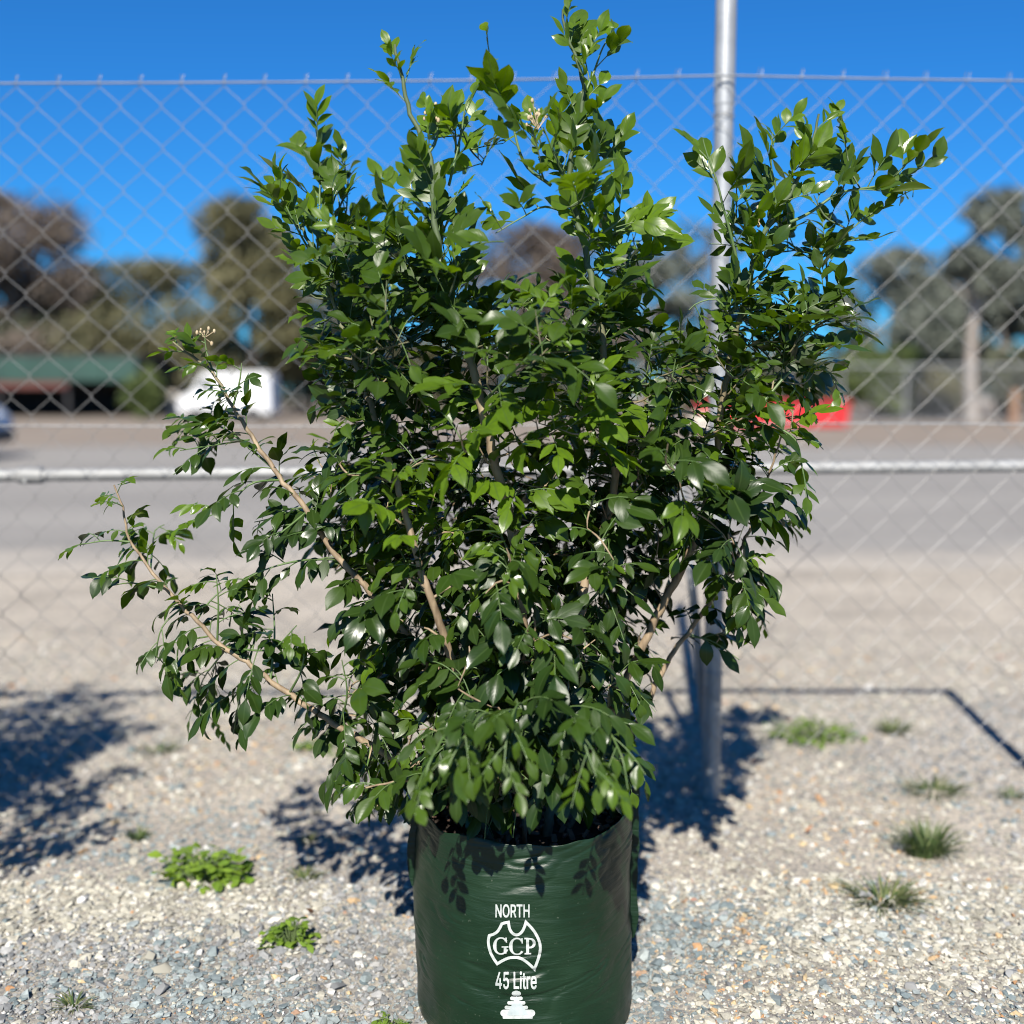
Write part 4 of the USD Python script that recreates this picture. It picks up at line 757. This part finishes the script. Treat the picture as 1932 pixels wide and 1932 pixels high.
def tree(px, Y, top, width, mt, label, seed, trunk='trunk_dark', trunk_px=None, leaf=.16, n=3200, gap=.25, low=.35, lean=0.0, r0=.16):
    r = np.random.default_rng(seed); c = at(px, 740, Y); H = at(px, top, Y)[2]; W = width / FPX * Y / 2
    t = thing('tree', label, 'tree', (c[0], Y, 0), 0, 'trees beyond the yard'); limbs = []
    tp = smooth_path([[0, 0, -.1], [lean * .3 + r.normal(0, .1), r.normal(0, .1), H * .35], [lean, r.normal(0, .2), H * .7], [lean * 1.2, 0, H * .93]], .4)
    part('trunk', tube(tp, np.linspace(r0, r0 * .2, len(tp)), 9), trunk, t)
    cl = []
    for k in range(15):
        z = H * (low + (1 - low) * (k + .6) / 15.5); f = (z / H - low) / (1 - low); a = r.uniform(0, 6.28); R = W * (0.35 + .65 * math.sin(math.pi * min(.95, f * .8 + .2))) * r.uniform(.35, .85)
        b = np.array([lean * z / H + R * math.cos(a), R * math.sin(a) * .8, z]); s = np.array([lean * .8 * z / H, 0, z - H * .16])
        limbs.append(tube(smooth_path([s, (s + b) / 2 + [0, 0, .2], b], .4), np.linspace(r0 * .45, .02, 3)[0] * np.linspace(1, .2, len(smooth_path([s, (s + b) / 2 + [0, 0, .2], b], .4))), 6))
        w = W * r.uniform(.26, .5); cl.append((*b, w, w * .9, min(w * .75, H - b[2] + .15)))
    part('limbs', cat(limbs), trunk, t, kind='stuff')
    v, f, tn = crown_mesh(cl, int(n * 2.4), leaf * 1.15, seed, max(0, gap - .06))
    part('crown', (v, f), mt, t, smooth=False, tone=tn)
tree(35, 55, 362, 330, 'crown_brown', 'tall brownish tree at the left edge behind the shed', 1, gap=.3, n=5200, low=.2)
tree(-190, 57, 420, 300, 'crown_dark', 'dark tree beyond the left edge of the view', 2)
tree(470, 48, 384, 320, 'crown_olive', 'rounded olive tree between the shed and the shrub', 3, gap=.22, n=6500, low=.15)
tree(265, 58, 488, 400, 'crown_olive', 'lower olive tree in the dip between brownish and olive tree', 4, n=6000, low=.12, gap=.12)
tree(690, 52, 455, 260, 'crown_dark', 'dark tree right behind the left half of the shrub', 5, n=3600, low=.2)
tree(985, 50, 424, 350, 'crown_brown', 'brownish domed tree seen through the middle of the shrub', 6, gap=.34, n=4200, low=.2)
tree(1215, 52, 470, 190, 'crown_grey', 'grey green tree showing between shrub and steel post', 7, gap=.4)
tree(1330, 64, 415, 170, 'crown_grey', 'thin pale grey tree right behind the steel post', 8, gap=.5, n=2200)
tree(1675, 50, 474, 320, 'crown_grey', 'open grey green gum tree right of the shrub', 9, trunk='trunk_pale', gap=.4, n=4600, low=.15)
tree(1835, 40, 470, 170, 'crown_grey', 'slim gum tree with a thick pale trunk near the right edge', 10, trunk='trunk_pale', gap=.5, n=1600, low=.74, lean=-.15, r0=.27)
tree(1890, 48, 362, 230, 'crown_grey', 'tallest grey gum tree at the right edge', 11, trunk='trunk_pale', gap=.4, n=5200, low=.4, r0=.2)
tree(1775, 62, 520, 260, 'crown_grey', 'paler tree far behind the two gum trunks', 13, gap=.42, n=4200, low=.12)
tree(2060, 46, 440, 260, 'crown_grey', 'gum tree just beyond the right edge', 12, trunk='trunk_pale', gap=.4, n=2600)
def bush(px, Y, top, width, mt, label, seed, n=1500, leaf=.13):
    r = np.random.default_rng(seed); c = at(px, 740, Y); H = at(px, top, Y)[2]; W = width / FPX * Y / 2
    t = thing('bush', label, 'bush', (c[0], Y, 0), 0, 'bushes beyond the yard')
    st = []
    for k in range(6):
        e = np.array([r.normal(0, W * .4), r.normal(0, W * .3), H * r.uniform(.5, .8)]); st.append(tube(smooth_path([[e[0] * .1, e[1] * .1, -.05], e * [.6, .6, .5], e], .3), .03, 5))
    part('stems', cat(st), 'trunk_dark', t, kind='stuff')
    cl = [(r.uniform(-.6, .6) * W, r.uniform(-.4, .4) * W, H * r.uniform(.3, .68), W * .5, W * .45, H * .32) for _ in range(7)]
    v, f, tn = crown_mesh(cl, int(n * 1.5), leaf * 1.5, seed, .12)
    part('crown', (v, f), mt, t, smooth=False, tone=tn)
bush(245, 53, 545, 330, 'crown_olive', 'broad olive bush above the right end of the shed', 21, 2600)
bush(275, 44, 690, 90, 'crown_green', 'small yellow green bush right beside the shed', 22)
bush(110, 55, 560, 300, 'crown_dark', 'dark bush below the brownish tree behind the shed', 31, 3000)
bush(560, 54, 600, 260, 'crown_dark', 'dark bush behind the white van', 23, 2400)
bush(820, 52, 620, 240, 'crown_olive', 'olive bush behind the middle of the shrub', 24, 2000)
bush(1090, 50, 600, 250, 'crown_dark', 'dark bush behind the right middle of the shrub', 25, 2200)
bush(1330, 48, 640, 200, 'crown_olive', 'olive bush behind the red container', 26, 2000)
bush(1500, 46, 640, 180, 'crown_dark', 'dark bush behind the right end of the red container', 27, 1800)
bush(1660, 45, 640, 170, 'crown_green', 'bright green bush behind the far fence', 28, 1800)
bush(1770, 47, 690, 150, 'crown_olive', 'olive bush between the gum trunks', 29, 1500)
bush(1935, 47, 640, 190, 'crown_dark', 'dark bush at the right edge behind the far fence', 30, 1800)
v, f, tn = crown_mesh([(x, 78 + 6 * math.sin(x), 1.6 + 1.0 * math.sin(x * .7) ** 2, 3.4, 2.5, 2.3 + .9 * math.sin(x * 1.3)) for x in np.arange(-70, 71, 3.1)], 15000, .3, 40, .1)
tag(part('treeline', (v, f), 'crown_dark', None, smooth=False, tone=tn, kind='stuff'), 'far dark belt of low vegetation along the horizon', 'vegetation')

# ------------------------------------------------------------------ shed, vehicles, container, far fence
a, b = at(-260, 787, 47), at(262, 787, 47); W = b[0] - a[0]; H = at(0, 668, 47)[2]
shed = thing('shed', 'dark open-fronted shed with green fascia at the far left', 'shed', ((a[0] + b[0]) / 2, 47, 0))
part('roof', prism(Polygon([(-W / 2 - .2, H), (W / 2 + .2, H), (W / 2 + .2, H - .12), (-W / 2 - .2, H - .12)]), 5.0).apply_translation([0, 2.6, 0]), 'shed_dark', shed)
part('back_wall', rbox(W, .1, H - .13, (0, 5.0, H / 2 - .065)), 'shed_dark', shed)
for s in (-1, 1): part('side_wall', rbox(.1, 4.8, H - .13, (s * (W / 2 - .05), 2.5, H / 2 - .065)), 'shed_dark', shed)
for k in range(8):
    w = W / 8; part('fascia_panel', rbox(w - .02, .06, 1.0, (-W / 2 + w * (k + .5), 0.02, H - .64), .01), 'green_metal', shed)
for k in range(5): part('post', rbox(.14, .14, H - 1.15, (-W / 2 + .1 + k * (W - .2) / 4, .05, (H - 1.15) / 2), .01), 'shed_dark', shed)
part('beam', rbox(W * .62, .12, .28, (-W * .06, -.06, H - 1.30), .02), 'rust_red', shed)

def wheels(t, xs_, y, r):
    for x in xs_:
        for s in (-1, 1):
            w = tube([[x, s * y - .1, r], [x, s * y - .09, r], [x, s * y + .09, r], [x, s * y + .1, r]], [r * .86, r, r, r * .86], 22); k = part('wheel', w, 'rubber', t)
            part('rim', tube([[x, s * (y + .085), r], [x, s * (y + .105), r]], [r * .6, r * .5], 16), 'far_steel', k)
vp = at(432, 797, 42.5)
van = thing('white_van', 'white van parked sideways beyond the left branches of the shrub', 'van', (vp[0], 42.5, 0)); UsdGeom.Xformable(van).AddScaleOp().Set(Gf.Vec3f(0.78, 0.9, 0.92))
prof = Polygon([(-2.15, .35), (-2.2, .9), (-2.1, 1.0), (-1.55, 1.15), (-1.0, 1.9), (-.8, 1.98), (2.15, 1.98), (2.25, 1.85), (2.25, .4), (2.2, .32), (-2.05, .3)])
part('body', prism(prof, 1.75), 'white_paint', van, smooth=30)
for s in (-1, 1):
    part('side_window', prism(Polygon([(-1.25, 1.3), (-.95, 1.7), (-.5, 1.72), (-.5, 1.3)]), .012).apply_translation([0, s * .88, 0]), 'dark_glass', van)
    part('sill', rbox(3.6, .02, .16, (0, s * .885, .36)), 'rubber', van)
part('windscreen', rbox(.88, 1.45, .012).apply_transform(trimesh.transformations.rotation_matrix(-.94, [0, 1, 0])).apply_translation([-1.29, 0, 1.54]), 'dark_glass', van)
for s in (-1, 1): part('headlight', rbox(.06, .3, .16, (-2.19, s * .62, .82), .02), 'lamp_glass', van)
wheels(van, (-1.35, 1.4), .78, .31)

cp = on_ground(20, 874)
car = thing('silver_car', 'silver blue car nosing into view at the left edge', 'car', (cp[0] - 2.80, cp[1] + .85, 0))
body = Polygon([(-2.1, .32), (-2.15, .75), (-2.0, .92), (-1.2, .98), (-.5, 1.40), (.45, 1.42), (1.15, .98), (1.9, .86), (2.08, .68), (2.1, .34), (1.95, .24), (-1.9, .24)])
part('body', prism(body.buffer(.05).buffer(-.05), 1.7), 'car_silver', car, smooth=30)
for s in (-1, 1):
    part('side_window', prism(Polygon([(-1.0, 1.0), (-.45, 1.33), (.4, 1.35), (.98, 1.0)]), .012).apply_translation([0, s * .856, 0]), 'dark_glass', car)
    part('headlight', rbox(.12, .34, .13, (2.02, s * .6, .68), .03), 'lamp_glass', car)
    part('sill', rbox(3.2, .03, .14, (0, s * .86, .3)), 'rubber', car)
part('bumper', rbox(.16, 1.66, .22, (2.08, 0, .38), .05), 'rubber', car)
wheels(car, (-1.3, 1.35), .78, .31)

a, b = on_ground(1318, 808), on_ground(1603, 808); Hc = at(1500, 757, a[1])[2]; W = b[0] - a[0]
red = thing('red_container', 'long low red container standing behind the right side of the shrub', 'container', ((a[0] + b[0]) / 2, a[1] + .8, 0))
m = trimesh.convex.convex_hull(np.array([[x * (W / 2 - (.03 if z < .1 else 0)), y * (.75 - (.1 if z < .1 else 0)), z] for x in (-1, 1) for y in (-1, 1) for z in (.05, Hc - .05)]))
part('body', m, 'red_paint', red)
part('lip', rbox(W + .1, 1.62, .09, (0, 0, Hc - .045), .02), 'red_paint', red)
for k in range(6): part('rib', rbox(.08, .06, Hc - .12, (-W / 2 + W * (k + .5) / 6, -.74, Hc / 2), .015), 'red_paint', red)
for s in (-1, 1): part('skid', rbox(.14, 1.2, .06, (s * W * .35, 0, .03), .01), 'rubber', red)
wl = thing('low_wall', 'short cream block beside the left end of the red container', 'wall', (*(on_ground(1335, 812)[:2]), 0))
part('wall', rbox(.9, .3, .5, (0, 0, .25), .02), 'cream_wall', wl)
pl = thing('pale_post', 'short pale post standing in front of the small yellow green bush', 'post', (*(on_ground(328, 790)[:2]), 0))
part('post', rbox(.34, .3, 1.1, (0, 0, .55), .03), 'cream_wall', pl)

ff = thing('far_fence', 'far chain-link fence on thin posts in front of the gum trees', 'fence')
FF = 38.5; x0, x1 = at(1590, 700, FF)[0], at(2250, 700, FF)[0]
for k, x in enumerate(np.arange(x0, x1, 2.2)): part('post', tube([[x, FF, -.05], [x, FF, 1.0], [x, FF, 2.05]], .035, 8), 'far_steel', ff)
for z in (.12, 2.0): part('rail', tube([[x0, FF + .05, z], [x1, FF + .05, z]], .03, 8), 'far_steel', ff)
ws = []
for x in np.arange(x0 - 2, x1, .16):
    for s in (-1, 1):
        xa, xb = (x, x + 1.9) if s > 0 else (x + 1.9, x); za, zb = .12, 2.0
        if min(xa, xb) >= x0 and max(xa, xb) <= x1: ws.append(tube([[xa, FF - .02, za], [xb, FF - .02, zb]], .005, 3, False))
part('mesh', cat(ws), 'far_steel', ff, smooth=True, kind='stuff')
tp = thing('timber_post', 'brown timber post at the right edge beside the gum trunks', 'post', (*(on_ground(1912, 800)[:2]), 0))
part('post', tube([[0, 0, -.1], [0, 0, .5], [.01, 0, 1.15], [.01, 0, 1.17]], [.17, .16, .155, .1], 12), 'timber', tp)
